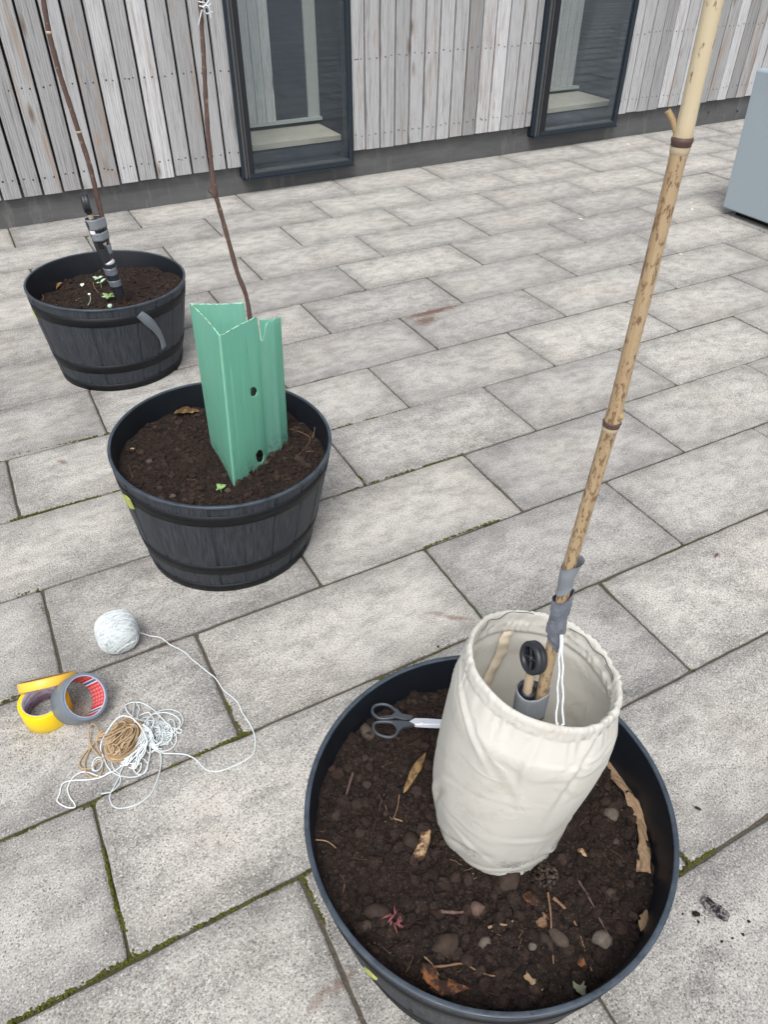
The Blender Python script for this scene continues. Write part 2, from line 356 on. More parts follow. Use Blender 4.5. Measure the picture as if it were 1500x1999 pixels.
def mat_glass():
    n = NT('tinted_glass'); o = n.obj()
    tr = n.n('BsdfTransparent', {'Color': (.94, .955, .96, 1)}); gl = n.n('BsdfGlossy', {'Color': (.80, .9, 1.0, 1), 'Roughness': .015})
    fr = n.n('Fresnel', {'IOR': 1.5}); fac = n.math('MULTIPLY_ADD', fr.outputs[0], .12, .04, True)
    mx = n.n('MixShader', {0: fac, 1: tr.outputs[0], 2: gl.outputs[0]}); n.l(mx.outputs[0], n.out.inputs[0]); return n.mat
def mat_bark():
    n = NT('sapling_bark'); o = n.obj()
    col = n.mix(n.noise(n.map(o, (200, 200, 30)), 1, 5, .65), srgb(58, 45, 43), srgb(106, 84, 76))
    col = n.mix(n.ramp(n.noise(o, 90, 4), [(.6, 0), (.7, .6)]), col, srgb(148, 128, 108))
    return n.fin(col, .7, n.bump(n.noise(n.map(o, (400, 400, 60)), 1, 4), .6, .001), spec=.3)
def mat_spot(name, a, b, st=(1, 1, 1), sc=80):
    n = NT(name); o = n.map(n.obj(), st); f = n.noise(o, sc, 5, .7)
    col = n.mix(n.ramp(f, [(.44, 0), (.56, 1)]), a, b); col = n.mix(n.ramp(n.noise(o, sc * 3, 4, .7), [(.5, 0), (.7, .5)]), col, tuple(v * .5 for v in b))
    return n.fin(col, .65, n.bump(n.noise(o, sc * 2.5, 5, .7), .9, .003), spec=.3)
def mat_twine(name, lo, hi):
    n = NT(name); o = n.obj(); f = n.noise(o, 500, 4, .7); rr_ = n.sep(n.rnd())[0]; f = n.math('ADD', f, n.math('MULTIPLY', n.math('SUBTRACT', rr_, .5), .8), 0, True)
    return n.fin(n.mix(f, lo, hi), .9, n.bump(n.noise(o, 900, 3, .7), .8, .001), spec=.15)

def _st(x, y, l, w_, a, k): p = Zp(x, y); return (p[0], p[1], l, w_, a, k)
STAINS = [_st(846, 608, .16, .030, .05, 1.15), _st(832, 626, .07, .045, .2, 1.0), _st(940, 632, .10, .010, .1, .4), _st(121, 902, .022, .012, -1.0, .8), _st(890, 1206, .045, .009, -.62, .75), _st(850, 1197, .03, .007, -.5, .5),
          _st(625, 1945, .035, .010, .35, .6), _st(668, 1918, .03, .011, .3, .65), _st(340, 1915, .015, .012, 0, .35), _st(222, 1200, .012, .008, 0, 0)]
M = {}
M['slab'] = mat_paving(); M['joint'] = mat_joint(); M['moss'] = mat_moss()
M['wood'] = mat_wood('weathered_board', srgb(140, 141, 142), srgb(194, 195, 197))
M['wood_in'] = mat_wood('weathered_board_inside', srgb(186, 190, 188), srgb(214, 217, 215), .1, (150, 152, 150))
M['nail'] = mat_simple('nail_dark', srgb(40, 40, 42), .6)
M['black'] = mat_simple('black_backing', srgb(14, 14, 16), .9, bump=0)
def mat_upstand():
    n = NT('grey_membrane'); o = n.obj()
    col = n.mix(n.noise(n.map(o, (2, 2, 9)), 1.6, 6, .7, .4), srgb(58, 60, 62), srgb(104, 104, 104))
    col = n.mix(n.ramp(n.noise(n.map(o, (14, 3, 2)), 1, 5, .7), [(.55, 0), (.7, .45)]), col, srgb(128, 126, 122)); col = n.mix(n.ramp(n.noise(o, 90, 4, .7), [(.64, 0), (.72, .5)]), col, srgb(150, 148, 144))
    return n.fin(col, .62, n.bump(n.noise(o, 14, 5, .6), .5, .006), spec=.35)
M['upstand'] = mat_upstand()
M['frame'] = mat_simple('dark_blue_metal', srgb(38, 48, 58), .35, .2, 30, .1, metal=.3)
M['frame2'] = mat_simple('grey_metal_profile', srgb(84, 86, 88), .4, .2, 30, .1, metal=.4)
M['gasket'] = mat_simple('rubber_seal', srgb(14, 18, 24), .5, bump=0)
M['glass'] = mat_glass()
M['ledge'] = mat_simple('concrete_ledge', srgb(176, 172, 158), .9, .15, 14, .4)
M['dark_in'] = mat_simple('dark_lining', srgb(56, 64, 74), .8, .2, 10, .1)
M['white_in'] = mat_simple('pale_trim', srgb(180, 186, 180), .6, .08)
M['planter'] = mat_simple('pale_blue_fibreglass', srgb(148, 160, 168), .38, .05, 5, .05)
M['stave'] = mat_stave(); M['band'] = mat_band(); M['rim'] = mat_rim()
M['potin'] = mat_simple('pot_inside_plastic', srgb(17, 21, 28), .45, .25, 12, .1)
M['sticker'] = mat_simple('yellow_sticker', srgb(168, 174, 92), .5, .1)
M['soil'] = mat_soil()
M['fib'] = mat_rnd('root_fibre', [(0, srgb(52, 38, 30)), (.6, srgb(84, 64, 50)), (1, srgb(150, 128, 100))], bump=.2)
M['stone'] = mat_rnd('pebble_stone', [(0, srgb(46, 37, 32)), (.5, srgb(68, 56, 49)), (1, srgb(108, 101, 93))], .85, 70, .8)
M['bamboo'] = mat_bamboo()
M['node'] = mat_simple('bamboo_node', srgb(78, 58, 52), .6, .3, 120, .5)
M['nodew'] = mat_simple('bamboo_wax', srgb(170, 154, 130), .7, .12, 120, .4)
M['stub'] = mat_simple('split_cane', srgb(150, 128, 92), .5, .25, 150, .3, stretch=(1, 1, .2))
M['bark'] = mat_bark()
M['tape'] = mat_simple('grey_cloth_tape', srgb(118, 124, 130), .36, .10, 60, .35, .0012, spec=.5)
M['tape_dk'] = mat_simple('dark_grey_tape', srgb(98, 103, 113), .24, .14, 40, .5, .0015, spec=.55)
M['canvas'] = mat_fabric()
M['seam'] = mat_simple('stained_seam_tape', srgb(200, 188, 168), .9, .2, 30, .4)
M['wire'] = mat_simple('grey_wire', srgb(110, 110, 108), .4, metal=.6)
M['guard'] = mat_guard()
M['ytw'] = mat_twine('white_twine', srgb(184, 192, 194), srgb(222, 227, 228))
M['jute'] = mat_twine('brown_jute', srgb(118, 94, 68), srgb(208, 184, 150))
M['yel'] = mat_simple('yellow_vinyl_tape', srgb(232, 196, 12), .3, .06, 20, .15, spec=.5)
M['yel2'] = mat_simple('amber_vinyl_tape', srgb(232, 182, 66), .32, .06, 20, .15, spec=.5)
M['card'] = mat_simple('tape_core_card', srgb(176, 168, 180), .8, .06, 60)
M['brown_card'] = mat_simple('brown_card', srgb(120, 92, 62), .9, .1)
M['purple'] = mat_simple('purple_print', srgb(150, 40, 100), .7, .1, bump=0)
M['tape_roll'] = mat_simple('grey_roll_side', srgb(104, 112, 120), .38, .06, 50, .25, .0008, spec=.5)
M['tape_face'] = mat_simple('grey_roll_face', srgb(112, 130, 146), .45, .12, 50, .3, .0008)
M['red'] = mat_simple('red_print', srgb(196, 44, 58), .6, .05, bump=0)
M['wht'] = mat_simple('white_print', srgb(226, 222, 222), .6, .03, bump=0)
M['blu'] = mat_simple('blue_print', srgb(46, 108, 160), .6, .05, bump=0)
M['pink'] = mat_simple('pink_print', srgb(226, 150, 150), .6, .05, bump=0)
M['blk'] = mat_simple('black_plastic', srgb(34, 37, 42), .42, .15, 60, .2, spec=.5)
M['blk2'] = mat_simple('charcoal_plastic', srgb(56, 60, 66), .45, .12, 60, .2, spec=.5)
M['steel'] = mat_simple('brushed_steel', srgb(206, 209, 214), .35, .04, 80, .03, metal=.6, stretch=(1, 1, 1))
M['tube'] = mat_simple('beige_tube', srgb(178, 160, 134), .5, .1)
M['orange'] = mat_simple('orange_print', srgb(180, 92, 66), .6, .1, bump=0)

# ------------------------------------------------------------------ paving
SL, SW = .59436, .3
UOFF = {1: .14, 2: .677, 3: .179, 4: .647, 5: .238, 6: .73, 7: .223, 8: .734, 9: .21, 10: .753, 11: .23, 12: .754, 13: .23, 14: .778, 15: .24, 16: .76}
def build_paving():
    rs = random.Random(3); V = []; F = []; COL = []; UV = []
    for row in range(1, 52):
        u0 = UOFF.get(row, .23 if row % 2 else .76) * SL
        y1 = -(row - 1) * SW; y0 = -row * SW
        for k in range(-12, 22) if row < 20 else range(-16, 26):
            x0 = u0 + k * SL; x1 = x0 + SL
            g = .0025 + rs.random() * .0010; gy = .0024 + rs.random() * .0014
            near = (x0 > -1.6 and x1 < 3.2 and y0 < -.2)
            nx, ny = (34, 18) if near else ((8, 4) if row < 14 else (2, 1))
            bz = rs.uniform(-.0012, .0012); tx, ty = rs.uniform(-.002, .002), rs.uniform(-.003, .003)
            cr = .010
            def border(ins, z, amp, sd):
                P = []; xa, xb, ya, yb = x0 + g + ins, x1 - g - ins, y0 + gy + ins, y1 - gy - ins
                def q(x, y, nxx, nyy):
                    j = amp * (noise.noise(Vector((x * 26, y * 26, sd))) * 1.1 + noise.noise(Vector((x * 90, y * 90, sd + 5))) * .8 )
                    ch = max(0, noise.noise(Vector((x * 9, y * 9, sd + 9))) - .42) * .012 * (amp > .0005)
                    j -= ch
                    P.append((x + nxx * j, y + nyy * j, z + bz + tx * (x - x0) + ty * (y - y0) * 1))
                for i in range(nx): q(xa + (xb - xa) * i / nx, ya, 0, -1)
                for i in range(ny): q(xb, ya + (yb - ya) * i / ny, 1, 0)
                for i in range(nx): q(xb - (xb - xa) * i / nx, yb, 0, 1)
                for i in range(ny): q(xa, yb - (yb - ya) * i / ny, -1, 0)
                # round the corners a little
                for ci in (0, nx, nx + ny, 2 * nx + ny):
                    x, y, zz = P[ci]; P[ci] = (x + (.002 if x < (x0 + x1) / 2 else -.002), y + (.002 if y < (y0 + y1) / 2 else -.002), zz)
                return P
            sd = rs.random() * 50
            B0 = border(.0, -.02, .0012, sd); B1 = border(.0, -.0035, .0012, sd); B2 = border(.002, -.0012, .0012, sd); B3 = border(.006, 0, .0015, sd)
            n = len(B0); o = len(V); V += B0 + B1 + B2 + B3; col = (rs.random(), rs.random(), rs.random())
            for a in range(3):
                for i in range(n): F.append((o + a * n + i, o + a * n + (i + 1) % n, o + (a + 1) * n + (i + 1) % n, o + (a + 1) * n + i)); COL.append(col); UV.append((x0 + .004, y0 + .003))
            F.append(tuple(o + 3 * n + i for i in range(n))); COL.append(col); UV.append((x0 + .004, y0 + .003))
    me = bpy.data.meshes.new('paving'); me.from_pydata(V, [], F); me.materials.append(M['slab'])
    at = me.color_attributes.new('rnd', 'FLOAT_COLOR', 'CORNER'); ul = me.uv_layers.new(name='UVMap')
    dat = []; ud = []
    for f_, c, u in zip(F, COL, UV):
        dat += [c[0], c[1], c[2], 1] * len(f_)
        for i in f_: ud += [V[i][0] - u[0], V[i][1] - u[1]]
    at.data.foreach_set('color', dat); ul.data.foreach_set('uv', ud); me.update()
    o = bpy.data.objects.new('paving', me); C0.objects.link(o); tag(o, kind='structure')
build_paving()
g = MB(); g.add([(-60, -60, -.006), (60, -60, -.006), (60, .001, -.006), (-60, .001, -.006)], [(0, 1, 2, 3)], smooth=False)
tag(g.build('ground', M['joint']), kind='structure')
g = MB(); g.add([(-60, .001, -.03), (60, .001, -.03), (60, 60, -.03), (-60, 60, -.03)], [(0, 1, 2, 3)], smooth=False)
tag(g.build('sub_base', M['dark_in']), kind='structure')
# moss growing in some joints (photo positions measured on the ground)
def build_moss():
    segs = [((14, 1998), (200, 1898), .0075), ((200, 1898), (266, 1868), .005), ((266, 1868), (395, 1803), .0045), ((395, 1803), (590, 1711), .002), ((590, 1711), (615, 1697), .007),
            ((590, 1711), (650, 1830), .004), ((0, 1645), (75, 1612), .005), ((150, 1585), (250, 1535), .006), ((330, 1500), (475, 1433), .007), ((475, 1433), (505, 1420), .006), ((440, 1370), (475, 1433), .004),
            ((222, 1760), (266, 1868), .006), ((198, 1640), (222, 1760), .003),
            ((600, 1390), (880, 1262), .0045), ((828, 1068), (900, 1040), .004), ((900, 1040), (985, 1010), .007), ((650, 838), (705, 822), .007), ((715, 820), (800, 797), .009), ((800, 797), (870, 780), .007),
            ((723, 942), (810, 915), .005), ((810, 915), (905, 884), .007), ((700, 930), (723, 942), .008), ((30, 1012), (233, 957), .0075), ((0, 1024), (30, 1012), .007), ((0, 895), (60, 880), .005), ((60, 880), (214, 845), .006), ((0, 900), (28, 1010), .004),
            ((30, 1162), (75, 1150), .009), ((70, 1155), (85, 1200), .004), ((1328, 1706), (1350, 1687), .006), ((1350, 1687), (1400, 1657), .004), ((1328, 1660), (1350, 1687), .004), ((1335, 1325), (1360, 1310), .006),
            ((160, 462), (180, 460), .006), ((0, 1372), (40, 1355), .004), ((645, 975), (715, 943), .002)]
    m = MB(); rs = random.Random(5)
    for a, b, wd in segs:
        A = Zp(*a); B = Zp(*b); L = np.linalg.norm(B - A); t = (B - A) / L; nn = np.array([-t[1], t[0], 0])
        for i in range(int(L / .0013 * min(1.4, .4 + wd * 140))):
            s_ = rs.random() * L; p = A + t * s_ + nn * rs.gauss(0, wd * .30)
            if noise.noise(Vector((p[0] * 22, p[1] * 22, 3))) < -.25: continue
            r = rs.uniform(.0011, .0026); m.lump((p[0], p[1], -.0026 + rs.random() * .0022), r, .3, sq=(1.2, 1.2, .8))
    tag(m.build('moss', M['moss']), kind='stuff', label='green moss growing in the joints between the paving slabs', cat='moss')
build_moss()

# ------------------------------------------------------------------ the timber-clad building
BZ = lambda x: .138 + .0047 * x
bld = thing('timber_clad_building', (0, .1, 0), 'building wall clad in upright weathered grey boards with two tall dark windows', 'building')
def build_cladding():
    m = MB(); rs = random.Random(11)
    def board(x0, x1, gap):
        zb = BZ((x0 + x1) / 2) + rs.uniform(-.003, .003); zt = 2.9; yo = rs.uniform(-.0015, .0015); nz = 26
        col = (rs.random(), rs.random(), rs.random())
        xa, xb = x0 + gap / 2, x1 - gap / 2; vs = []; ph = rs.random() * 50
        lean = rs.uniform(-.0012, .0012)
        for i in range(nz + 1):
            z = zb + (zt - zb) * i / nz; wob = noise.noise(Vector((ph, z * 3, 0))) * .0012 + lean * (z - .5); e1 = noise.noise(Vector((ph + 9, z * 9, 0))) * .0009; e2 = noise.noise(Vector((ph + 19, z * 9, 0))) * .0009
            cup = .0012
            for (x, y) in ((xa + e1, -.008), (xa + e1, -.0285), (xa + e1 + .003, -.031), ((xa + xb) / 2, -.031 - cup), (xb + e2 - .003, -.031), (xb + e2, -.0285), (xb + e2, -.008)):
                vs.append((x + wob, y + yo, z))
        fs = [(i * 7 + k, i * 7 + k + 1, (i + 1) * 7 + k + 1, (i + 1) * 7 + k) for i in range(nz) for k in range(6)]
        fs.append(tuple(reversed(range(7)))); m.add(vs, fs, 0, col, False)
        for zr in (.215 + .007 * ((x0) / 1.5), .598 + .003 * x0, .985, 1.37):
            for fx in ((.27, .73) if rs.random() > .08 else (.3, .5, .76)):
                cx = xa + (xb - xa) * (fx + rs.uniform(-.06, .06)); cz = zr + rs.uniform(-.006, .006); r = rs.uniform(.0036, .0048)
                yy = -.0323 + yo; n = 8
                m.add([(cx + r * math.cos(6.283 * k / n), yy, cz + r * math.sin(6.283 * k / n)) for k in range(n)] + [(cx, yy - .0006, cz)], [(k, n, (k + 1) % n) for k in range(n)], 1, (0, 0, 0), False)
    P = .0945
    x = .194 - 30 * P
    while x < 1.228: board(x, x + P, .012); x += P
    board(x, 1.328, .012)
    x = 2.003; ks = 0
    gapsM = [1.990, 2.077] + [2.077 + .0946 * i for i in range(1, 13)] + [3.262]
    for a, b in zip(gapsM[:-1], gapsM[1:]): board(a, b, .009)
    x = 3.962
    while x < 9.5: board(x, x + .0955, .008); x += .0955
    return m.build('cladding', [M['wood'], M['nail']], bld)
build_cladding()
m = MB()
for (xa, xb) in ((-3.0, 1.30), (2.00, 3.25), (3.985, 9.6)):
    m.box((xa, -.006, .19), (xb, .02, 2.9))
m.build('backing_board', M['black'], bld)
m = MB()
for (xa, xb, zt) in ((-3.0, 9.6, .088),): m.box((xa, -.0005, -.03), (xb, .05, zt))
for (xa, xb) in ((-3.0, 1.31), (1.99, 3.265), (3.975, 9.6)): m.box((xa, .0015, .0875), (xb, .05, .192))
rs = random.Random(4)
for cx_, cz_ in ((3.15, .118), (3.19, .112), (3.22, .105), (3.235, .11), (2.85, .11), (2.4, .118), (4.9, .08), (5.2, .06)):
    m.lump((cx_, -.002, cz_), rs.uniform(.006, .014), .4, sq=(1.6, .25, .7))
m.build('base_upstand', M['upstand'], bld)
def build_window(x0, x1, zb, glx0, glx1, ledge_px, far):
    ztop = 2.6; y = -.045; fr = MB()
    # outer jambs and rails as stepped profiles
    lw = glx0 - x0
    fr.box((x0, y + .002, zb), (x0 + lw * .22, .02, ztop)); fr.box((x0 + lw * .22, y - .008, zb - .003), (x0 + lw * .36, .02, ztop), 1)
    fr.box((x0 + lw * .36, y + .004, zb), (x0 + lw * .50, .02, ztop), 1); fr.box((x0 + lw * .50, y - .006, zb - .004), (x0 + lw * .62, .02, ztop), 1)
    fr.box((x0 + lw * .62, y - .012, zb), (glx0, .02, ztop), 2)
    fr.box((glx1, y - .012, zb + .002), (glx1 + (x1 - glx1) * .6, .02, ztop), 0); fr.box((glx1 + (x1 - glx1) * .6, y - .003, zb), (x1, .02, ztop), 2)
    fr.box((x0 + lw * .622, y - .0145, zb - .002), (x1 - .012, .02, zb + .021), 0); fr.box((glx0 - .003, y - .0095, zb + .0212), (glx1 + .003, -.01, zb + .0255), 1)
    fr.box((x0 + .01, y - .017, zb - .012), (x1 - .004, .02, zb - .0041), 0)
    fr.box((x0, y, ztop), (x1, .02, ztop + .05), 0)
    w_ = fr.build('window', [M['frame'], M['frame2'], M['gasket'], M['white_in']], bld)
    gm = MB(); gm.box((glx0 - .002, y - .004, zb + .018), (glx1 + .002, y + .002, ztop)); gm.build('pane', M['glass'], w_)
    zl = .165; (fx, fy), (bx, by), (tx, ty), (rx, ry), (ex, ey) = ledge_px
    Yf = Zp(fx, fy, zl)[1]; Yb = Zp(bx, by, zl)[1]
    xr = x1 - .02; xl = x0 + .01
    lg = MB()
    # ledge with a rounded right end and softly worn edge
    xe_ = Zp(ex, ey, zl)[0]; lg.box((xl - .2, Yf, zl - .03), (xe_, Yb, zl)); lg.box((xl - .2, Yf + .006, -.02), (xe_ - .005, Yb, zl - .0301), 1)
    lg.build('ledge', [M['ledge'], M['dark_in']], w_)
    th = MB(); th.box((xl, .03, -.02), (xr, Yf - .11, .045), 1); th.box((xl, .022, .04), (xr, .06, .085)); th.box((xl, .10, .0452), (xr, .125, .07))
    th.build('threshold', [M['ledge'], M['dark_in']], w_)
    # inner clad wall, its trim, the post and the dark room around
    zt_ = Yp(tx, ty, Yb)[2]; ins = MB(); xe = Yp(rx, ry, Yb)[0]; rs = random.Random(int(x0 * 10))
    xx = xl - .35; bw = .062
    while xx < xe - .01:
        ins.box((xx, Yb - .012, zt_ + .012), (min(xx + bw - .0035, xe), Yb + .01, 1.7), 0, (rs.random(), rs.random(), .3 + .7 * rs.random())); xx += bw
    ins.build('inner_cladding', M['wood_in'], w_)
    tr = MB(); tr.box((xl - .35, Yb - .02, zt_ - .006), (xe + (.30 if far == 0 else .06), Yb + .012, zt_ + .011)); 
    if far == 0: tr.box((xe + .215, Yb - .004, zt_ + .012), (xe + .29, Yb + .03, 1.7))
    tr.build('trim', M['white_in'], w_)
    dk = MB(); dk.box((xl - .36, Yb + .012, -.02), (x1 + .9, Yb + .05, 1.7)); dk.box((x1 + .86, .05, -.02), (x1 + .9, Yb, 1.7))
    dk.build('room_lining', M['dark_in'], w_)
build_window(1.311, 1.988, .087, 1.378, 1.956, ((496, 284), (492, 256), (489.5, 246), (541, 237), (668, 264)), 0)
build_window(3.263, 3.974, .097, 3.357, 3.935, ((1069, 212), (1070, 184), (1072, 176), (1116, 168), (1190, 194)), .001)

# ------------------------------------------------------------------ pale planter box on the right
def build_planter():
    p0 = Zp(1412, 405, .03); x0, y0 = p0[0], p0[1]; top = .66; lean = .035
    t = thing('planter_box', (x0 + .3, y0 - .5, 0), 'tall smooth pale blue-grey box planter cut off by the right edge of the picture', 'planter')
    m = MB(); L = 1.1; W_ = .55
    def ring(z, ins):
        k = (z - .03) / (top - .03); e = -.018 * k + ins
        return [(x0 + e, y0 - L - e * -1 + 0, z), (x0 + W_ - e, y0 - L + e, z), (x0 + W_ - e, y0 - e, z), (x0 + e, y0 - e, z)]
    levels = [(.03, .006), (.034, 0), (top - .012, 0), (top - .003, .004), (top, .012), (top, .030), (top - .004, .034), (top - .2, .036)]
    vs = []; 
    for z, i in levels:
        vs += ring(z, i)
    fs = [(a * 4 + k, a * 4 + (k + 1) % 4, (a + 1) * 4 + (k + 1) % 4, (a + 1) * 4 + k) for a in range(len(levels) - 1) for k in range(4)]
    m.add(vs, fs, 0, smooth=False); m.add(ring(.03, .006), [(3, 2, 1, 0)], smooth=False); o = m.build('shell', M['planter'], t)
    bv = o.modifiers.new('b', 'BEVEL'); bv.width = .008; bv.segments = 3; bv.limit_method = 'ANGLE'
    f = MB(); f.box((x0 + .05, y0 - L + .05, 0), (x0 + W_ - .05, y0 - .05, .03)); f.build('recessed_base', M['black'], t)
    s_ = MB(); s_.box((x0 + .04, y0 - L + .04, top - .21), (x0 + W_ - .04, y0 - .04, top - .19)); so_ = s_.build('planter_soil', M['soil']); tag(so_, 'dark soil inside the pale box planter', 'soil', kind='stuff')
build_planter()

# ------------------------------------------------------------------ barrel pots
PH, PR, PB = .30606, .25109, .20271
POT = {1: ((.37631, -3.76262), (-.0207, -.0123)), 2: ((.31749, -2.72327), (.0450, -.0426)), 3: ((.27990, -1.66048), (.0378, -.0139))}
SF = {1: lambda x: .279 - .083 * x, 2: lambda x: .272 - .058 * x, 3: lambda x: .228 + .052 * x}
def potmap(i, x, y, z):
    (cx, cy), (tx, ty) = POT[i]
    return (cx + x + tx * z, cy + y + ty * z, z - (z / PH) * (tx * x + ty * y))
def rad(f): return PB + (PR - PB) * f + .004 * math.sin(math.pi * f)
def pot_uv(i, px, py):
    d = ray(px, py); (cx, cy), t = POT[i]
    for s_ in np.linspace(.4, 3.6, 6400):
        p = CAM + d * s_
        if p[2] > PH + .01 or p[2] < 0: continue
        x, y = p[0] - cx - t[0] * p[2], p[1] - cy - t[1] * p[2]; z = p[2] + (p[2] / PH) * (t[0] * x + t[1] * y); f = z / PH
        if 0 <= f <= 1 and math.hypot(x, y) <= rad(f): return math.atan2(y, x), f
    return None
def build_pot(i, label):
    (cx, cy), _ = POT[i]
    t = thing('barrel_pot', (cx, cy, 0), label, 'plant pot', 'dark plastic half barrel plant pots')
    NS = 22; n = NS * 12
    def wall(f0, f1, off, nf, groove, mat, name, caps=True):
        V = []; UVs = []; rows = []
        prof = [(f0 + (f1 - f0) * k / nf, off) for k in range(nf + 1)]
        if caps: prof = [(f0 - .001, -.002)] + prof + [(f1 + .001, -.002)]
        for (f, o) in prof:
            for k in range(n):
                a = 2 * math.pi * k / n; g = 0
                if groove:
                    ph = (k % 12); g = -.0028 if ph == 0 else 0; g += .0007 * math.sin((k // 12) * 2.4)
                r = rad(f) + o + g; V.append(potmap(i, r * math.cos(a), r * math.sin(a), f * PH)); UVs.append((a * PR, f * PH))
        F = [(a_ * n + k, a_ * n + (k + 1) % n, (a_ + 1) * n + (k + 1) % n, (a_ + 1) * n + k) for a_ in range(len(prof) - 1) for k in range(n)]
        me = bpy.data.meshes.new(name); me.from_pydata([(v[0] - cx, v[1] - cy, v[2]) for v in V], [], F); me.materials.append(mat)
        ul = me.uv_layers.new(name='UVMap'); ud = []
        for f_ in F:
            us = [UVs[j] for j in f_]; mx = max(u[0] for u in us)
            for u in us: ud += [u[0] + (2 * math.pi * PR if mx - u[0] > 1 else 0), u[1]]
        ul.data.foreach_set('uv', ud); me.polygons.foreach_set('use_smooth', [not groove] * len(F)); me.update()
        o = bpy.data.objects.new(name, me); C0.objects.link(o); o.parent = t; return o
    wall(.04, .978, 0, 12, True, M['stave'], 'stave_wall', False)
    for f0, f1, nm in ((.80, .90, 'hoop'), (.235, .335, 'hoop')): wall(f0, f1, .0018, 2, False, M['band'], nm)
    wall(0, .085, .0022, 2, False, M['band'], 'base_ring')
    # rim with rolled lip
    m = MB(); rp = [(rad(.975) - .002, .975), (rad(.976) + .0012, .977), (rad(.985) + .0018, .982), (rad(1) + .0016, .995), (rad(1) + .0006, .9988), (rad(1) - .0004, 1.0), (rad(1) - .0044, 1.0), (rad(1) - .0054, .9985), (rad(1) - .0058, .992)]
    nn = 160; vs = [potmap(i, r * math.cos(6.28318 * k / nn), r * math.sin(6.28318 * k / nn), f * PH) for r, f in rp for k in range(nn)]
    m.add(vs, [(a * nn + k, a * nn + (k + 1) % nn, (a + 1) * nn + (k + 1) % nn, (a + 1) * nn + k) for a in range(len(rp) - 1) for k in range(nn)]); m.build('rim', M['rim'], t)
    m = MB(); rp = [(rad(1) - .0058, .992), (rad(.972) - .0064, .972), (rad(.8) - .0075, .8), (rad(.6) - .009, .6), (rad(.1) - .01, .1), (.001, .1)]
    vs = [potmap(i, r * math.cos(6.28318 * k / nn), r * math.sin(6.28318 * k / nn), f * PH) for r, f in rp for k in range(nn)]
    m.add(vs, [(a * nn + k, (a + 1) * nn + k, (a + 1) * nn + (k + 1) % nn, a * nn + (k + 1) % nn) for a in range(len(rp) - 1) for k in range(nn)])
    m.add([potmap(i, rad(.01) * .97 * math.cos(6.28318 * k / nn), rad(.01) * .97 * math.sin(6.28318 * k / nn), .002) for k in range(nn)], [tuple(reversed(range(nn)))], smooth=False)
    m.build('liner', M['potin'], t)
    return t
pots = {3: build_pot(3, 'half barrel pot nearest the wall, with a loose strip of grey tape on its side'),
        2: build_pot(2, 'middle half barrel pot, holding the green plastic tree guard'),
        1: build_pot(1, 'largest half barrel pot in the foreground, holding the cream canvas bag and bamboo cane')}
def sticker(i, pxs, nm='sticker', mat='sticker'):
    uvs = [pot_uv(i, *p) for p in pxs]; uvs = [q for q in uvs if q]
    if len(uvs) < 3: print('sticker fail', i, uvs); return
    m = MB(); P = [potmap(i, (rad(f) + .006) * math.cos(a), (rad(f) + .006) * math.sin(a), f * PH) for a, f in uvs]
    Pi = [potmap(i, (rad(f) + .0035) * math.cos(a), (rad(f) + .0035) * math.sin(a), f * PH) for a, f in uvs]; n = len(P)
    m.add(P + Pi, [tuple(range(n))] + [(k, (k + 1) % n, n + (k + 1) % n, n + k) for k in range(n)], smooth=False); m.build(nm, M[mat], pots[i])
sticker(2, [(243, 963), (250, 966), (257, 973), (266, 992), (258, 990), (250, 978)])
sticker(3, [(59, 600), (64, 604), (70, 612), (76, 624), (70, 622), (64, 613)])
sticker(1, [(716, 1882), (722, 1887), (733, 1897), (741, 1905), (735, 1903), (724, 1893)])

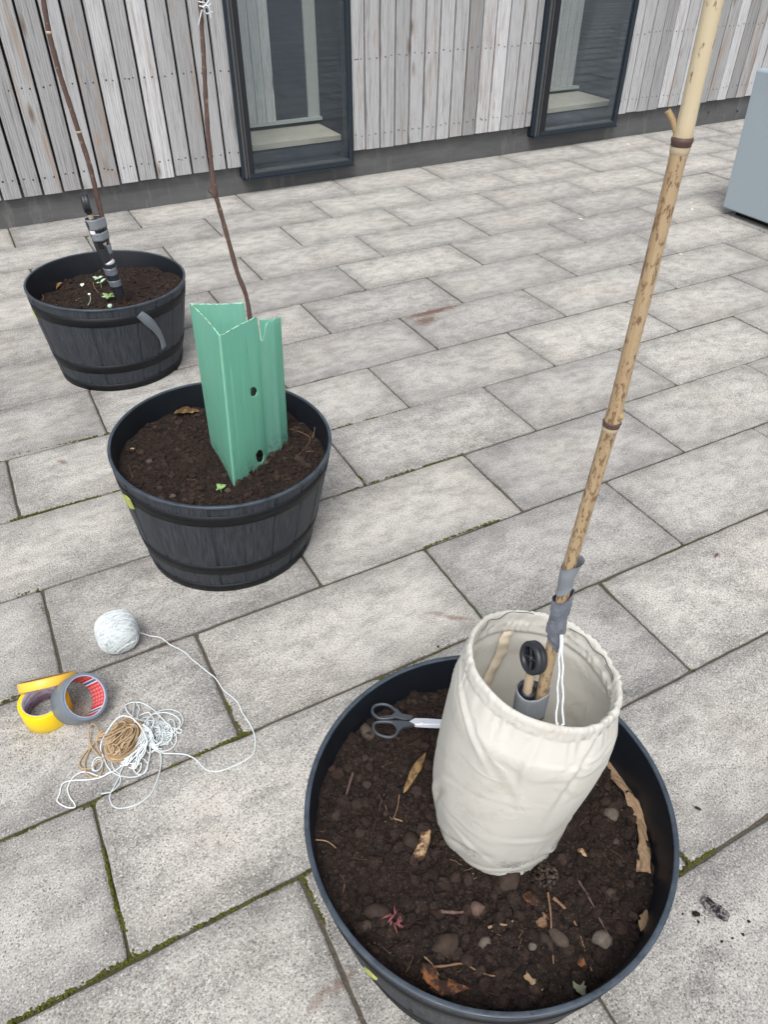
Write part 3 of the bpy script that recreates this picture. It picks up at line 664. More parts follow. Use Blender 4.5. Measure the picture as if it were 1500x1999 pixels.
# ------------------------------------------------------------------ soil
def in_pot(i, x, y, mrg=.0):
    (cx, cy), t = POT[i]; zz = SF[i](x); return math.hypot(x - cx - t[0] * zz, y - cy - t[1] * zz) < rad(.85) - .012 - mrg
def soilz(i, x, y):
    v = Vector((x, y, i * 3.3)); return SF[i](x) + noise.noise(v * 9) * .008 + noise.noise(v * 26) * .0065 + noise.noise(v * 60) * .0042 + noise.noise(v * 140) * .0030
def build_soil(i, label, ncl, nf, NR, NA):
    (cx, cy), t = POT[i]; rs = random.Random(20 + i); m = MB(); vs = []
    for a in range(NR + 1):
        rr = (rad(.83) - .004) * (a / NR)
        for k in range(NA):
            th = 2 * math.pi * k / NA; x = cx + t[0] * .25 + rr * math.cos(th); y = cy + t[1] * .25 + rr * math.sin(th); vs.append((x, y, soilz(i, x, y) + (.006 if a / NR > .93 else 0) * noise.noise(Vector((x * 20, y * 20, 1)))))
    m.add(vs, [(a * NA + k, (a + 1) * NA + k, (a + 1) * NA + (k + 1) % NA, a * NA + (k + 1) % NA) for a in range(NR) for k in range(NA)], 0, (0, .5, 0))
    def rp():
        while True:
            x = cx + rs.uniform(-.26, .26); y = cy + rs.uniform(-.26, .26)
            if in_pot(i, x, y): return x, y
    for _ in range(ncl):
        x, y = rp(); r = .0008 + .0020 * rs.random() ** 2 + .0085 * rs.random() ** 30
        c = rs.random() ** 2.2; fine = r > .0042
        m.lump((x, y, soilz(i, x, y) + r * .25), r, .35 if not fine else .3, 0, (c, rs.random(), 0), (1, rs.uniform(.6, 1), rs.uniform(.5, .9)), smooth=False, fine=fine)
    for _ in range(nf):
        x, y = rp(); L = rs.uniform(.006, .03) * (1 if rs.random() < .9 else 1.8); a = rs.random() * 6.28; p = []; c = rs.random()
        for k in range(5):
            p.append((x, y, soilz(i, x, y) + .0012 + .002 * math.sin(k * .8) * rs.random())); a += rs.uniform(-.6, .6); x += math.cos(a) * L / 4; y += math.sin(a) * L / 4
        if in_pot(i, x, y): m.tube(p, rs.uniform(.00022, .00055), 3, 1, (c * c, 0, 0), cap=False)
    for _ in range(nf // 5):
        x, y = rp(); z = soilz(i, x, y) + .002; s_ = rs.uniform(.0012, .0035); a = rs.random() * 6.28
        m.add([(x, y, z), (x + math.cos(a) * s_, y + math.sin(a) * s_, z + .001), (x + math.cos(a + 1) * s_, y + math.sin(a + 1) * s_, z + .0006)], [(0, 1, 2)], 1, (.3 + .6 * rs.random() ** 2, 0, 0), False)
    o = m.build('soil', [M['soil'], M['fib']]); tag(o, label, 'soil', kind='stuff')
build_soil(1, 'dark crumbly soil in the foreground pot', 19000, 520, 110, 320)
build_soil(2, 'dark soil in the middle pot around the green guard', 9000, 300, 70, 200)
build_soil(3, 'dark soil in the pot nearest the wall', 3600, 170, 50, 150)

# ------------------------------------------------------------------ bamboo cane, pole and bag in the foreground pot
def interp(tab, z):
    if z <= tab[0][2]: a, b = tab[0], tab[1]
    elif z >= tab[-1][2]: a, b = tab[-2], tab[-1]
    else:
        for a, b in zip(tab[:-1], tab[1:]):
            if a[2] <= z <= b[2]: break
    return a + (b - a) * ((z - a[2]) / (b[2] - a[2]))
BB = Zp(1008, 1615, .25)
BAM = [np.array([BB[0], BB[1], .2])] + [vpl(BB, *p) for p in ((1055, 1370), (1096, 1182), (1112, 1105), (1197, 820), (1270, 530), (1335, 265), (1395, 0))]
BAM.append(BAM[-1] + (BAM[-1] - BAM[-3]) * 3)
def bam(z): return interp(BAM, z)
BT = thing('bamboo_cane', (BB[0], BB[1], .25), 'thick tan bamboo cane with brown speckles standing up out of the cream bag', 'bamboo cane')
def build_bamboo():
    zs = [(.2, .0068), (.53, .0066), (.76, .0064), (.90, .0062), (.921, .0064), (.9275, .0072), (.934, .0066), (.945, .0061), (1.0, .0058), (1.09, .0056), (1.130, .0056), (1.139, .0064), (1.146, .0058), (1.16, .0056), (1.25, .0056), (1.7, .0055)]
    path = []; rr = []
    for (a, ra), (b, rb) in zip(zs[:-1], zs[1:]):
        k = max(1, int((b - a) / .02))
        for j in range(k): t = j / k; path.append(bam(a + (b - a) * t)); rr.append(ra + (rb - ra) * t)
    path.append(bam(1.7)); rr.append(.0055)
    m = MB(); m.tube(path, rr, 20); m.build('culm', M['bamboo'], BT)
    for z, r in ((.9285, .0076), (1.1405, .0069)):
        m = MB(); pr = [(-.0036, r * .86), (-.003, r * .95), (-.0018, r * .93), (-.001, r * .99), (.0004, r * 1.03), (.0014, r * .98), (.0026, r * .84)]
        m.tube([bam(z + h) for h, _ in pr], [q for _, q in pr], 20, cap=False); 
        m.tube([bam(z + h) for h in (-.0080, -.0070, -.0052, -.0034)], [r * .84, r * .90, r * .93, r * .9], 20, 1, cap=False); m.build('node', [M['node'], M['nodew']], BT)
    # twig stubs at the nodes
    m = MB(); p0 = bam(1.142); e = vpl(BB, 1304, 216); d = e - p0
    m.tube([p0 - AX * .004, p0 + d * .35 + np.array([0, 0, -.002]), p0 + d * .7, e], [.0026, .0022, .0020, .0021], 10); m.build('twig_stub', M['stub'], BT)
    m = MB(); p0 = bam(.930); e = vpl(BB, 1211, 814) - CX * .006
    m.tube([p0, p0 + (e - p0) * .8, e], [.0034, .0030, .0024], 10); m.build('twig_stub', M['stub'], BT)
build_bamboo()
def crumple(m, axis, z0, z1, r0, amp, mat, seed, nz=26, n=36, slope0=0, slope1=0, dirv=None, flare=0):
    vs = []; 
    for i in range(nz + 1):
        t = i / nz
        for k in range(n):
            a = 6.28318 * k / n; ca = math.cos(a - (dirv or 0))
            z = (z0 + slope0 * ca) * (1 - t) + (z1 + slope1 * ca) * t; c = axis(z)
            rr = r0 * (1 + .06 * math.sin(t * 9 + seed)) + amp * (noise.noise(Vector((math.cos(a) * 1.6 + seed, math.sin(a) * 1.6, t * 4))) + .6 * abs(noise.noise(Vector((math.cos(a) * 4 + seed, math.sin(a) * 4, t * 9)))))
            rr += flare * max(0, ca) * t ** 3
            vs.append((c[0] + rr * math.cos(a), c[1] + rr * math.sin(a), z))
    m.add(vs, [(i * n + k, i * n + (k + 1) % n, (i + 1) * n + (k + 1) % n, (i + 1) * n + k) for i in range(nz) for k in range(n)], mat)
def zat(x, y): return vpl(BB, x, y)[2]
AZR = math.atan2(AX[1], AX[0]); HC = nrmz([-CX[0], -CX[1], 0]); HR = nrmz([AX[0], AX[1], 0])
tz = [zat(1112, 1106), zat(1105, 1150), zat(1100, 1166), zat(1088, 1228), zat(1078, 1262)]
T1 = thing('tape_wrap', bam(tz[3]), 'crumpled grey cloth tape wound round the bamboo cane above the canvas bag', 'adhesive tape')
m = MB(); crumple(m, bam, tz[1], tz[0] + .004, .0076, .0006, 0, 2.2, slope0=.007, slope1=.006, dirv=AZR, flare=.006); m.build('upper_turn', M['tape'], T1)
m = MB(); crumple(m, bam, tz[3] - .002, tz[2] + .002, .0088, .0026, 0, 7.1, nz=40, n=44, slope1=.008, dirv=AZR); m.build('bunched_turn', M['tape_dk'], T1)
m = MB(); crumple(m, bam, tz[4] + .004, tz[3] + .004, .0078, .0008, 0, 4.1, slope0=-.012, dirv=AZR); m.build('lower_turn', M['tape_dk'], T1)

RC = np.array([.423, -3.764, .57]); RN = nrmz([.227, -.029, 1]); RU = nrmz(np.array([1, 0, 0]) - RN * RN[0]); RV = np.cross(RN, RU); RR = .0905
def RP(a, r=RR, h=0): return RC + r * (math.cos(a) * RU + math.sin(a) * RV) + RN * h
def proj(p): d = np.asarray(p, float) - CAM; z = d @ CX; return np.array([750 + FPX * (d @ AX) / z, 999.5 - FPX * (d @ BX) / z])
def ring_angle(x, y): return min(((np.hypot(*(proj(RP(6.28318 * k / 720)) - (x, y))), 6.28318 * k / 720) for k in range(720)))[1]
BAG = thing('canvas_bag', (.4166, -3.776, .25), 'open cream canvas drawstring bag pulled down round the foot of the bamboo cane', 'fabric bag')
SEC = [(.232, .0835, 972), (.25, .0875, 974), (.285, .0925, 979), (.33, .0965, 985), (.37, .0990, 994), (.41, .1010, 1005), (.45, .1020, 1018), (.49, .1020, 1032), (.525, .1000, 1043)]
def sec_center(z, cx):
    p = np.array([.4166, -3.776, z]); 
    for _ in range(3): q = proj(p); p = p + HR * (cx - q[0]) * ((p - CAM) @ CX) / FPX
    return p
SC = [(z, r, sec_center(z, cx)) for z, r, cx in SEC]
def bag_pt(a, t, off=0.0):
    """t 0..1 from foot to just under the hem"""
    n = len(SC); f = t * (n + .35); i = int(min(f, n - 1)); u = f - i
    def ringp(j, aa):
        if j < n: z, r, c = SC[j]; tl = max(0, (z - .36) / .21); return np.array([c[0], c[1], z - 0 * tl]) + (r + off) * (math.cos(aa) * (RU * tl + np.array([1, 0, 0]) * (1 - tl)) + math.sin(aa) * (RV * tl + np.array([0, 1, 0]) * (1 - tl)))
        return RP(aa, RR + .004 + off, -.018)
    if i >= n - 1: A = ringp(n - 1, a); B = ringp(n, a); u = min(1, (f - (n - 1)) / 1.35); return A + (B - A) * u
    P0, P1, P2, P3 = ringp(max(i - 1, 0), a), ringp(i, a), ringp(i + 1, a), ringp(min(i + 2, n), a)
    return .5 * ((2 * P1) + (P2 - P0) * u + (2 * P0 - 5 * P1 + 4 * P2 - P3) * u * u + (P3 - P0 + 3 * (P1 - P2)) * u ** 3)
def fold(a, t, a0, t0, ang, L, W_, h):
    """a soft crease: centre angle a0 and height t0, slope ang, half length L, half width W_"""
    da = (a - a0 + math.pi) % (2 * math.pi) - math.pi; x = da * .1; y = (t - t0) * .3; c, s_ = math.cos(ang), math.sin(ang)
    u, v = x * c + y * s_, -x * s_ + y * c + .12 * (x * c + y * s_) ** 2 / L
    return h * math.exp(-(u / L) ** 2) * (math.exp(-(v / W_) ** 2) - .6 * math.exp(-((v - W_ * 1.7) / (W_ * 1.3)) ** 2))
FR = math.atan2(HC[1], HC[0])
FOLDS = [(FR + random.uniform(-2.6, 2.6), random.uniform(.05, .9), random.uniform(-1.4, 1.4), random.uniform(.02, .06), random.uniform(.0018, .0045), random.uniform(-.0014, .0016)) for _ in range(60)]
FOLDS += [(FR - .25, .85, 1.5, .05, .005, .003), (FR + .35, .80, 1.3, .06, .005, -.003), (FR - 1.1, .86, -.5, .05, .004, .003), (FR - .9, .22, .5, .045, .006, -.004), (FR + .7, .15, -.6, .05, .006, -.0035), (FR + .1, .12, -.3, .04, .005, .0025), (FR - 1.35, .35, 1.2, .03, .006, -.006)]
def wrinkle(a, t):
    ca, sa = math.cos(a), math.sin(a)
    w_ = noise.noise(Vector((ca * 1.3, sa * 1.3, t * 1.8))) * .0045 + noise.noise(Vector((ca * 2.8, sa * 2.8, t * 3 + 7))) * .0018
    for f_ in FOLDS: w_ += fold(a, t, *f_)
    g_ = max(0, (t - .86) / .14); w_ += g_ ** 1.5 * .0022 * math.sin(a * 31 + 9 * noise.noise(Vector((ca * 3, sa * 3, 5)))) * max(0, .5 + noise.noise(Vector((ca * 3, sa * 3, 2))))
    b_ = max(0, (.14 - t) / .14); w_ += b_ * .003 * noise.noise(Vector((ca * 5, sa * 5, t * 9)))
    return w_
def build_bag():
    m = MB(); N = 260; T = 100; vs = []
    for i in range(T + 1):
        t = i / T
        for k in range(N): a = 6.28318 * k / N; vs.append(bag_pt(a, t, wrinkle(a, t)))
    # hem rolled over the drawstring ring
    hem = [(.0046, -.015), (.0030, -.0115), (.0040, -.006), (.0034, -.001), (.0012, .0016), (-.0012, .0014), (-.0028, -.001), (-.0034, -.006), (-.0028, -.012), (-.0045, -.015)]
    for (dr, dh) in hem:
        for k in range(N):
            a = 6.28318 * k / N; c3 = (math.cos(a) * 9, math.sin(a) * 9)
            wv_ = .5 + .5 * math.sin(a - FR + .6); cr = noise.noise(Vector((c3[0], c3[1], 3))) * .0012 + noise.noise(Vector((c3[0] * 2.2, c3[1] * 2.2, dh * 120))) * (.0012 + .0020 * wv_) + .0014 * wv_ * noise.noise(Vector((c3[0] * 2.4, c3[1] * 2.4, 21)))
            lo = noise.noise(Vector((math.cos(a) * 1.8, math.sin(a) * 1.8, 11))) * .004
            vs.append(RP(a, RR + dr + cr, dh + cr * .9 + lo))
    for i in range(T, -1, -2):
        t = i / T
        for k in range(N): a = 6.28318 * k / N; vs.append(bag_pt(a, t, wrinkle(a, t) - .0022 - (.006 if t > .93 else .001)))
    R_ = len(vs) // N
    m.add(vs, [(i * N + k, i * N + (k + 1) % N, (i + 1) * N + (k + 1) % N, (i + 1) * N + k) for i in range(R_ - 1) for k in range(N)])
    m.build('canvas', M['canvas'], BAG)
    a0 = ring_angle(1012, 1200); m = MB(); vs = []
    for i in range(46):
        t = .97 - i * .013
        for dv, off in ((-.085, -.0060), (-.08, -.0078), (0, -.0084), (.08, -.0078), (.085, -.0060)):
            a = a0 + dv + .02 * math.sin(i * .3) + .25 * (1 - t); vs.append(bag_pt(a, t, wrinkle(a, t) + off + .0006 * math.sin(i * 1.1)))
    m.add(vs, [(i * 5 + k, i * 5 + k + 1, (i + 1) * 5 + k + 1, (i + 1) * 5 + k) for i in range(45) for k in range(4)]); m.build('seam_tape', M['seam'], BAG)
    m = MB(); aa = ring_angle(935, 1235); ab = ring_angle(1040, 1200); ac = ring_angle(1120, 1215); ad = ring_angle(1195, 1330)
    def arc(a, b, hh):
        d_ = (b - a + math.pi) % (2 * math.pi) - math.pi
        return [RP(a + d_ * j / 30, RR - .0075 - .0015 * math.sin(j * .6), hh + .002 * math.sin(j * .35)) for j in range(31)]
    m.tube(arc(aa, ab, .0035), .0006, 6); m.tube(arc(ac, ad, .0005), .0007, 6); m.tube([p - np.array([0, 0, .004]) for p in arc(ac, ad, 0)][22:], .0005, 6)
    m.build('wire_ring', M['wire'], BAG)
build_bag()
# strings that hold the bag up
m = MB(); rp0 = RP(ring_angle(1087, 1413), RR - .002, .004); rp1 = RP(ring_angle(1096, 1415), RR - .001, .005); tp = bam(tz[3] + .002) + HC * .0098 + HR * .0035
for e, o in ((rp0, -.0006), (rp1, .0009)):
    q = [tp + HR * o]; 
    for j in range(1, 16): t = j / 15; q.append(tp + HR * o + (e - tp) * t + HR * (.0007 * math.sin(t * 20 + o * 900)))
    m.tube(q, [.0011 + .00012 * math.sin(j * 3) for j in range(16)], 7)
m.tube([rp0 + HR * .001, rp0 + np.array([0, 0, -.006]), rp1 + np.array([0, 0, -.005]), rp1], .0012, 6)
tag(m.build('support_string', M['ytw'], None, tp), 'two thin white strings running from the taped cane down to the bag rim', 'string')

def wheel_pole(nm, label, base, P_bot, P_tube0, P_wheel, wr, ww, wn, tr, sr, P_sl1, group):
    t = thing(nm, base, label, 'pole', group)
    wn = nrmz(wn); ax = nrmz(P_wheel - P_bot)
    m = MB()
    m.lathe([(wr * .66, -ww * .36), (wr * .76, -ww * .5), (wr * .93, -ww * .47), (wr, -ww * .30), (wr * 1.0, -ww * .04), (wr * .98, 0), (wr, ww * .04), (wr, ww * .30), (wr * .93, ww * .47), (wr * .76, ww * .5), (wr * .66, ww * .36), (wr * .64, 0), (wr * .66, -ww * .36)], P_wheel, wn, 48)
    wo = m.build('wheel', M['blk'], t)
    h = MB(); h.lathe([(wr * .66, -ww * .18), (.001, -ww * .18)], P_wheel, wn, 32); u = nrmz(ax - wn * (ax @ wn)); v = np.cross(wn, u)  # black disc added behind the wheel openings to make them look dark
    h.lathe([(.001, ww * .42), (wr * .16, ww * .42), (wr * .2, ww * .3), (wr * .2, -ww * .3), (wr * .16, -ww * .42), (.001, -ww * .42)], P_wheel, wn, 20)
    for k in range(4):
        a = 6.28318 * k / 4 + .5; d = math.cos(a) * u + math.sin(a) * v; h.tube([P_wheel + d * wr * .15 + wn * ww * .18, P_wheel + d * wr * .77 + wn * ww * .28], [wr * .10, wr * .08], 6)
    h.build('spokes_and_dark_disc', M['blk'], wo)
    m = MB(); m.tube([P_wheel - ax * wr * .72, P_wheel - ax * wr * 1.02, P_wheel - ax * wr * 1.22], [wr * .42, wr * .38, tr * 1.12], 20); m.build('fork', M['blk'], t)
    m = MB(); m.tube([P_bot, P_wheel - ax * wr * 1.15], tr, 20); m.build('tube', M['tube'], t)
    m = MB(); L = np.linalg.norm(P_sl1 - P_bot)
    m.tube([P_bot, P_sl1 - ax * .004, P_sl1, P_sl1 + ax * .001], [sr, sr, sr * .97, tr], 24); m.build('sleeve', M['blk'], t)
    return t, ax
wc = vpl(BB + HC * .006, 1042, 1284); ptop = vpl(BB + HC * .004, 1034, 1324); psl = vpl(BB + HC * .004, 1031, 1347); pb_ = vpl(BB + HC * .004, 1021, 1400)
axp = nrmz(psl - pb_); pbot = psl - axp * ((psl[2] - .22) / axp[2]); scl = ((wc - CAM) @ CX) / FPX
WP, axp = wheel_pole('wheel_topped_pole', 'black pole with a small spoked wheel, taped to the bamboo cane inside the bag', (pbot[0], pbot[1], .24), pbot, ptop, wc, 33.5 * scl, 24 * scl, nrmz(-ray(1042, 1284)) * .42 - AX * .88 - BX * .13, 9.5 * scl, 17 * scl, psl, 'wheel topped poles taped to stems')
m = MB(); c_ = vpl(BB + HC * .004, 1021, 1385); sr1 = 17 * scl + .0006; a0 = math.atan2(HC[1], HC[0])
def patch(m, c, ax, r, a_0, a_1, h0, h1, mat, n=12):
    ax = nrmz(ax); u = nrmz(HC - ax * (HC @ ax)); v = np.cross(ax, u); vs = []
    for j in range(n + 1):
        a = a_0 + (a_1 - a_0) * j / n
        for h in (h0, h1): vs.append(c + ax * h + r * (math.cos(a) * u + math.sin(a) * v))
    m.add(vs, [(2 * j, 2 * j + 2, 2 * j + 3, 2 * j + 1) for j in range(n)], mat)
patch(m, c_, axp, sr1, -1.2, .15, -.02, .012, 0); patch(m, c_, axp, sr1 + .0002, .2, 1.3, -.02, .006, 1); patch(m, c_, axp, sr1 + .0005, .38, .95, -.008, -.001, 0)
for q_ in range(3): patch(m, c_, axp, sr1 + .0008, .45, .88, -.0072 + q_ * .0022, -.0062 + q_ * .0022, 1)
m.build('printed_label', [M['wht'], M['black']], WP)
def hullband(m, fa, ra, fb, rb, z0, z1, th, mat=0, dip=0, nz=10, seed=0):
    def outline(z):
        A, B = fa(z), fb(z); pts = [(A[0] + ra * math.cos(a), A[1] + ra * math.sin(a)) for a in np.linspace(0, 6.283, 40)] + [(B[0] + rb * math.cos(a), B[1] + rb * math.sin(a)) for a in np.linspace(0, 6.283, 40)]
        c = ((A + B) / 2)[:2]; out = []
        for k in range(56):
            d = np.array([math.cos(6.28318 * k / 56), math.sin(6.28318 * k / 56)])
            # support function hull -> radius along direction
            best = 1e9
            for j in range(-13, 14):
                e = np.array([math.cos(6.28318 * k / 56 + j * .1), math.sin(6.28318 * k / 56 + j * .1)]); h = max((p[0] - c[0]) * e[0] + (p[1] - c[1]) * e[1] for p in pts); q = h / max(.05, e @ d); best = min(best, q)
            out.append((d, best))
        return c, out
    vs = []; 
    for s_ in (0, 1):
        for i in range(nz + 1):
            t = i / nz; z = z0 + (z1 - z0) * t; c, o = outline(z)
            for k, (d, b) in enumerate(o):
                r = b + (th if s_ == 0 else .0002) + .0006 * noise.noise(Vector((d[0] * 3 + seed, d[1] * 3, t * 3))); zz = z - dip * max(0, d @ HC[:2]) * t + .0015 * noise.noise(Vector((d[0] * 2 + seed, d[1] * 2, 4)))
                vs.append((c[0] + r * d[0], c[1] + r * d[1], zz))
    n = 56; q = (nz + 1) * n
    fs = [(i * n + k, i * n + (k + 1) % n, (i + 1) * n + (k + 1) % n, (i + 1) * n + k) for i in range(nz) for k in range(n)]
    fs += [(nz * n + k, nz * n + (k + 1) % n, q + nz * n + (k + 1) % n, q + nz * n + k) for k in range(n)] + [(k, q + k, q + (k + 1) % n, (k + 1) % n) for k in range(n)]
    m.add(vs, fs, mat)
def polef(z): return pbot + axp * ((z - pbot[2]) / axp[2])
m = MB(); hullband(m, polef, 17 * scl + .0022, bam, .0072, vpl(BB, 1035, 1386)[2] - .004, vpl(BB, 1035, 1346)[2] + .008, .0014, dip=.008)
tag(m.build('tape_strap', M['tape'], None, tuple(polef(.5))), 'grey tape strap round the cane and black pole just below the small wheel', 'adhesive tape')

# ------------------------------------------------------------------ sapling and tree guard in the middle pot
SB2 = Sp(500, 880, SF[2]); pts = [vpl(SB2, *p) for p in ((497, 862), (488, 622), (462, 528), (437, 438), (424, 392), (419, 374), (408, 280), (402, 200), (398, 120), (393, 40), (390, 0), (386, -70))]
pts.insert(0, pts[0] - np.array([0, 0, .05]))
S2 = thing('sapling', (SB2[0], SB2[1], .25), 'slender brown sapling stem rising out of the green guard', 'sapling', 'leafless saplings in the pots')
m = MB(); pp = crom(pts, 6); m.tube(pp, [.0050 - .0014 * i / len(pp) + .0004 * math.sin(i * 1.7) + (.0016 if abs(i - 36) < 2 else 0) for i in range(len(pp))], 10); m.build('stem', M['bark'], S2)
m = MB(); b0 = vpl(SB2, 420, 378); m.tube(crom([b0, vpl(SB2, 411, 375), vpl(SB2, 407, 370), vpl(SB2, 406, 365)], 4), [.0036, .0034, .003, .0028, .0026, .0025, .0024, .0022, .002, .0018, .0015, .0012, .0008], 8); m.build('side_bud', M['bark'], S2)
m = MB()
for i, q in enumerate((((397, 14), (404, 9), (411, 17), (413, 34)), ((396, 18), (392, 34), (389, 48)), ((398, 14), (407, 3), (412, -8)), ((399, 20), (405, 26), (416, 22)), ((399, 12), (405, 14), (413, 6)))):
    m.tube(crom([vpl(SB2, *p) + HC * (.006 + .002 * math.sin(i + j)) for j, p in enumerate(q)], 5), .0011, 6)
ck = vpl(SB2, 395, 14); m.tube([ck + .0052 * (math.cos(a) * HR + math.sin(a) * HC) + np.array([0, 0, .0009 * a]) for a in np.linspace(0, 15, 50)], .0010, 6)
tag(m.build('knotted_string', M['ytw'], None, tuple(ck)), 'white string knotted round the sapling stem near the top edge', 'string')

def build_guard():
    A0, B0, E0 = Sp(413, 872, SF[2]), Sp(457, 950, SF[2]), Sp(562, 860, SF[2])
    A1, B1, E1 = vpl(A0, 370, 592), vpl(B0, 428, 655), vpl(E0, 548, 630)
    zt = .612; D1 = Zp(476, 592, zt); D0 = np.array([D1[0] - .004, D1[1] - .004, .25])
    G1 = Zp(506, 628, .565); G0 = np.array([G1[0] + .004, G1[1], .25])
    cols = [(D0, D1), (A0, A1), (B0, B1), (E0, E1), (G0, G1)]
    V = []; UV = []; F = []; s_acc = 0; idx = {}; nv = 72; seq = []
    for ci, ((p0, p1), (q0, q1)) in enumerate(zip(cols[:-1], cols[1:])):
        L = np.linalg.norm((q0 - p0)[:2]); n = max(6, int(L / .0042))
        for k in range(n + (1 if ci == len(cols) - 2 else 0)): seq.append((ci, k / n, s_acc + L * k / n, L)); 
        s_acc += L
        if ci == 1: sB = s_acc
    def ptf(ci, u, z):
        (p0, p1), (q0, q1) = cols[ci], cols[ci + 1]
        a = p0 + (p1 - p0) * ((z - p0[2]) / (p1[2] - p0[2])); b = q0 + (q1 - q0) * ((z - q0[2]) / (q1[2] - q0[2])); c = a + (b - a) * u
        nn = np.array([-(b - a)[1], (b - a)[0], 0]); nn /= np.linalg.norm(nn)
        bow = {0: .004, 1: .003, 2: -.004, 3: .002}[ci] * math.sin(math.pi * u)
        if ci == 2: bow += .006 * math.exp(-((u - .62) / .07) ** 2) - .004 * math.exp(-((u - .82) / .05) ** 2)
        return c + nn * bow
    def ztop(ci, u):
        if ci == 0: return zt + .0008 * math.sin(u * 60)
        if ci == 1: return A1[2] + (B1[2] - A1[2]) * u + .0012 * noise.noise(Vector((u * 14, 0, 0)))
        if ci == 2:
            cz = [(0, B1[2]), (.04, B1[2] - .003), (.3, .612), (.585, .604), (.60, .600), (.612, .585), (.625, .560), (.64, .545), (.67, .548), (.70, .556), (.715, .572), (.74, .577), (.9, .572), (.985, .566), (1, .562)]
            for (a, za), (b, zb) in zip(cz[:-1], cz[1:]):
                if a <= u <= b: return za + (zb - za) * (u - a) / (b - a) + .001 * noise.noise(Vector((u * 30, 0, 0)))
        return .562 + .008 * u
    for j, (ci, u, s_, L) in enumerate(seq):
        zt_ = ztop(ci, u)
        for i in range(nv + 1): z = .222 + (zt_ - .222) * i / nv; V.append(ptf(ci, u, z)); UV.append((s_ - sB, z - .222))
    P2 = [proj(v) for v in V]
    holes = [((494, 764), 8.2, 9.5), ((507, 890), 8, 12.5), ((512, 662), 4.8, 2.0)]
    dead = set()
    for j in range(len(seq) - 1):
        if seq[j][0] != 2: continue
        for i in range(nv):
            ids = (j * (nv + 1) + i, (j + 1) * (nv + 1) + i, (j + 1) * (nv + 1) + i + 1, j * (nv + 1) + i + 1); c = sum(P2[q] for q in ids) / 4
            for (hx, hy), a, b in holes:
                dx, dy = c[0] - hx, c[1] - hy
                if b < 3: dx, dy = (dx * .7 - dy * .7), (dx * .7 + dy * .7)
                if (dx / a) ** 2 + (dy / b) ** 2 < 1: dead.add((j, i))
    for j in range(len(seq) - 1):
        for i in range(nv):
            if (j, i) in dead: continue
            F.append((j * (nv + 1) + i, (j + 1) * (nv + 1) + i, (j + 1) * (nv + 1) + i + 1, j * (nv + 1) + i + 1))
    # pull the vertices on a hole's border onto its outline
    border = set()
    for (j, i) in dead:
        for dj in (0, 1):
            for di in (0, 1): border.add(((j + dj), (i + di)))
    for (j, i) in border:
        nb = [(j + a, i + b) for a in (-1, 0) for b in (-1, 0)]
        if all(q in dead for q in nb): continue
        k = j * (nv + 1) + i; ci, u, s_, L = seq[j]
        for (hx, hy), a, b in holes[:2]:
            dx, dy = (P2[k][0] - hx) / a, (P2[k][1] - hy) / b; d = math.hypot(dx, dy)
            if d < 1.7:
                tgt = np.array([hx + dx / d * a, hy + dy / d * b]); scl_ = ((V[k] - CAM) @ CX) / FPX
                dz = -(tgt[1] - P2[k][1]) * scl_ / BX[2]; (p0, p1), (q0, q1) = cols[2], cols[3]; hv = nrmz(q0 - p0 - np.array([0, 0, (q0 - p0)[2]])); kx = (hv @ AX)
                V[k] = V[k] + hv * ((tgt[0] - P2[k][0]) * scl_ / kx) + np.array([0, 0, dz + (hv @ BX) * (-(tgt[0] - P2[k][0]) * scl_ / kx) / BX[2]])
    t = thing('tree_guard', tuple(B0), 'translucent green fluted plastic tree guard folded round the sapling in the middle pot', 'tree guard')
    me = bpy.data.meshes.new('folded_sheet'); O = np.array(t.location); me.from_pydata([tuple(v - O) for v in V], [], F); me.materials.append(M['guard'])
    ul = me.uv_layers.new(name='UVMap'); ul.data.foreach_set('uv', [c for f_ in F for i in f_ for c in UV[i]]); me.update()
    o = bpy.data.objects.new('folded_sheet', me); C0.objects.link(o); o.parent = t
    sm = o.modifiers.new('s', 'SOLIDIFY'); sm.thickness = .0024; sm.offset = 0
    # soiled top edge where the flutes are open
    m = MB()
    for ci, ulist in ((1, np.linspace(.01, .99, 60)), (0, np.linspace(.02, .98, 60)), (2, np.linspace(.01, .57, 44))):
        q = [ptf(ci, u, ztop(ci, u)) + np.array([0, 0, .0004]) for u in ulist]
        m.tube(q, [.0014 + .0005 * noise.noise(Vector((k * .7, ci, 0))) for k in range(len(q))], 5)
    m.build('worn_edge', M['guard_edge'], t)
n_ = NT('soiled_plastic_edge'); o_ = n_.obj()
M['guard_edge'] = n_.fin(n_.mix(n_.ramp(n_.noise(o_, 90, 3, .7), [(.45, 0), (.62, 1)]), srgb(150, 214, 190), srgb(126, 120, 92)), .7)
build_guard()

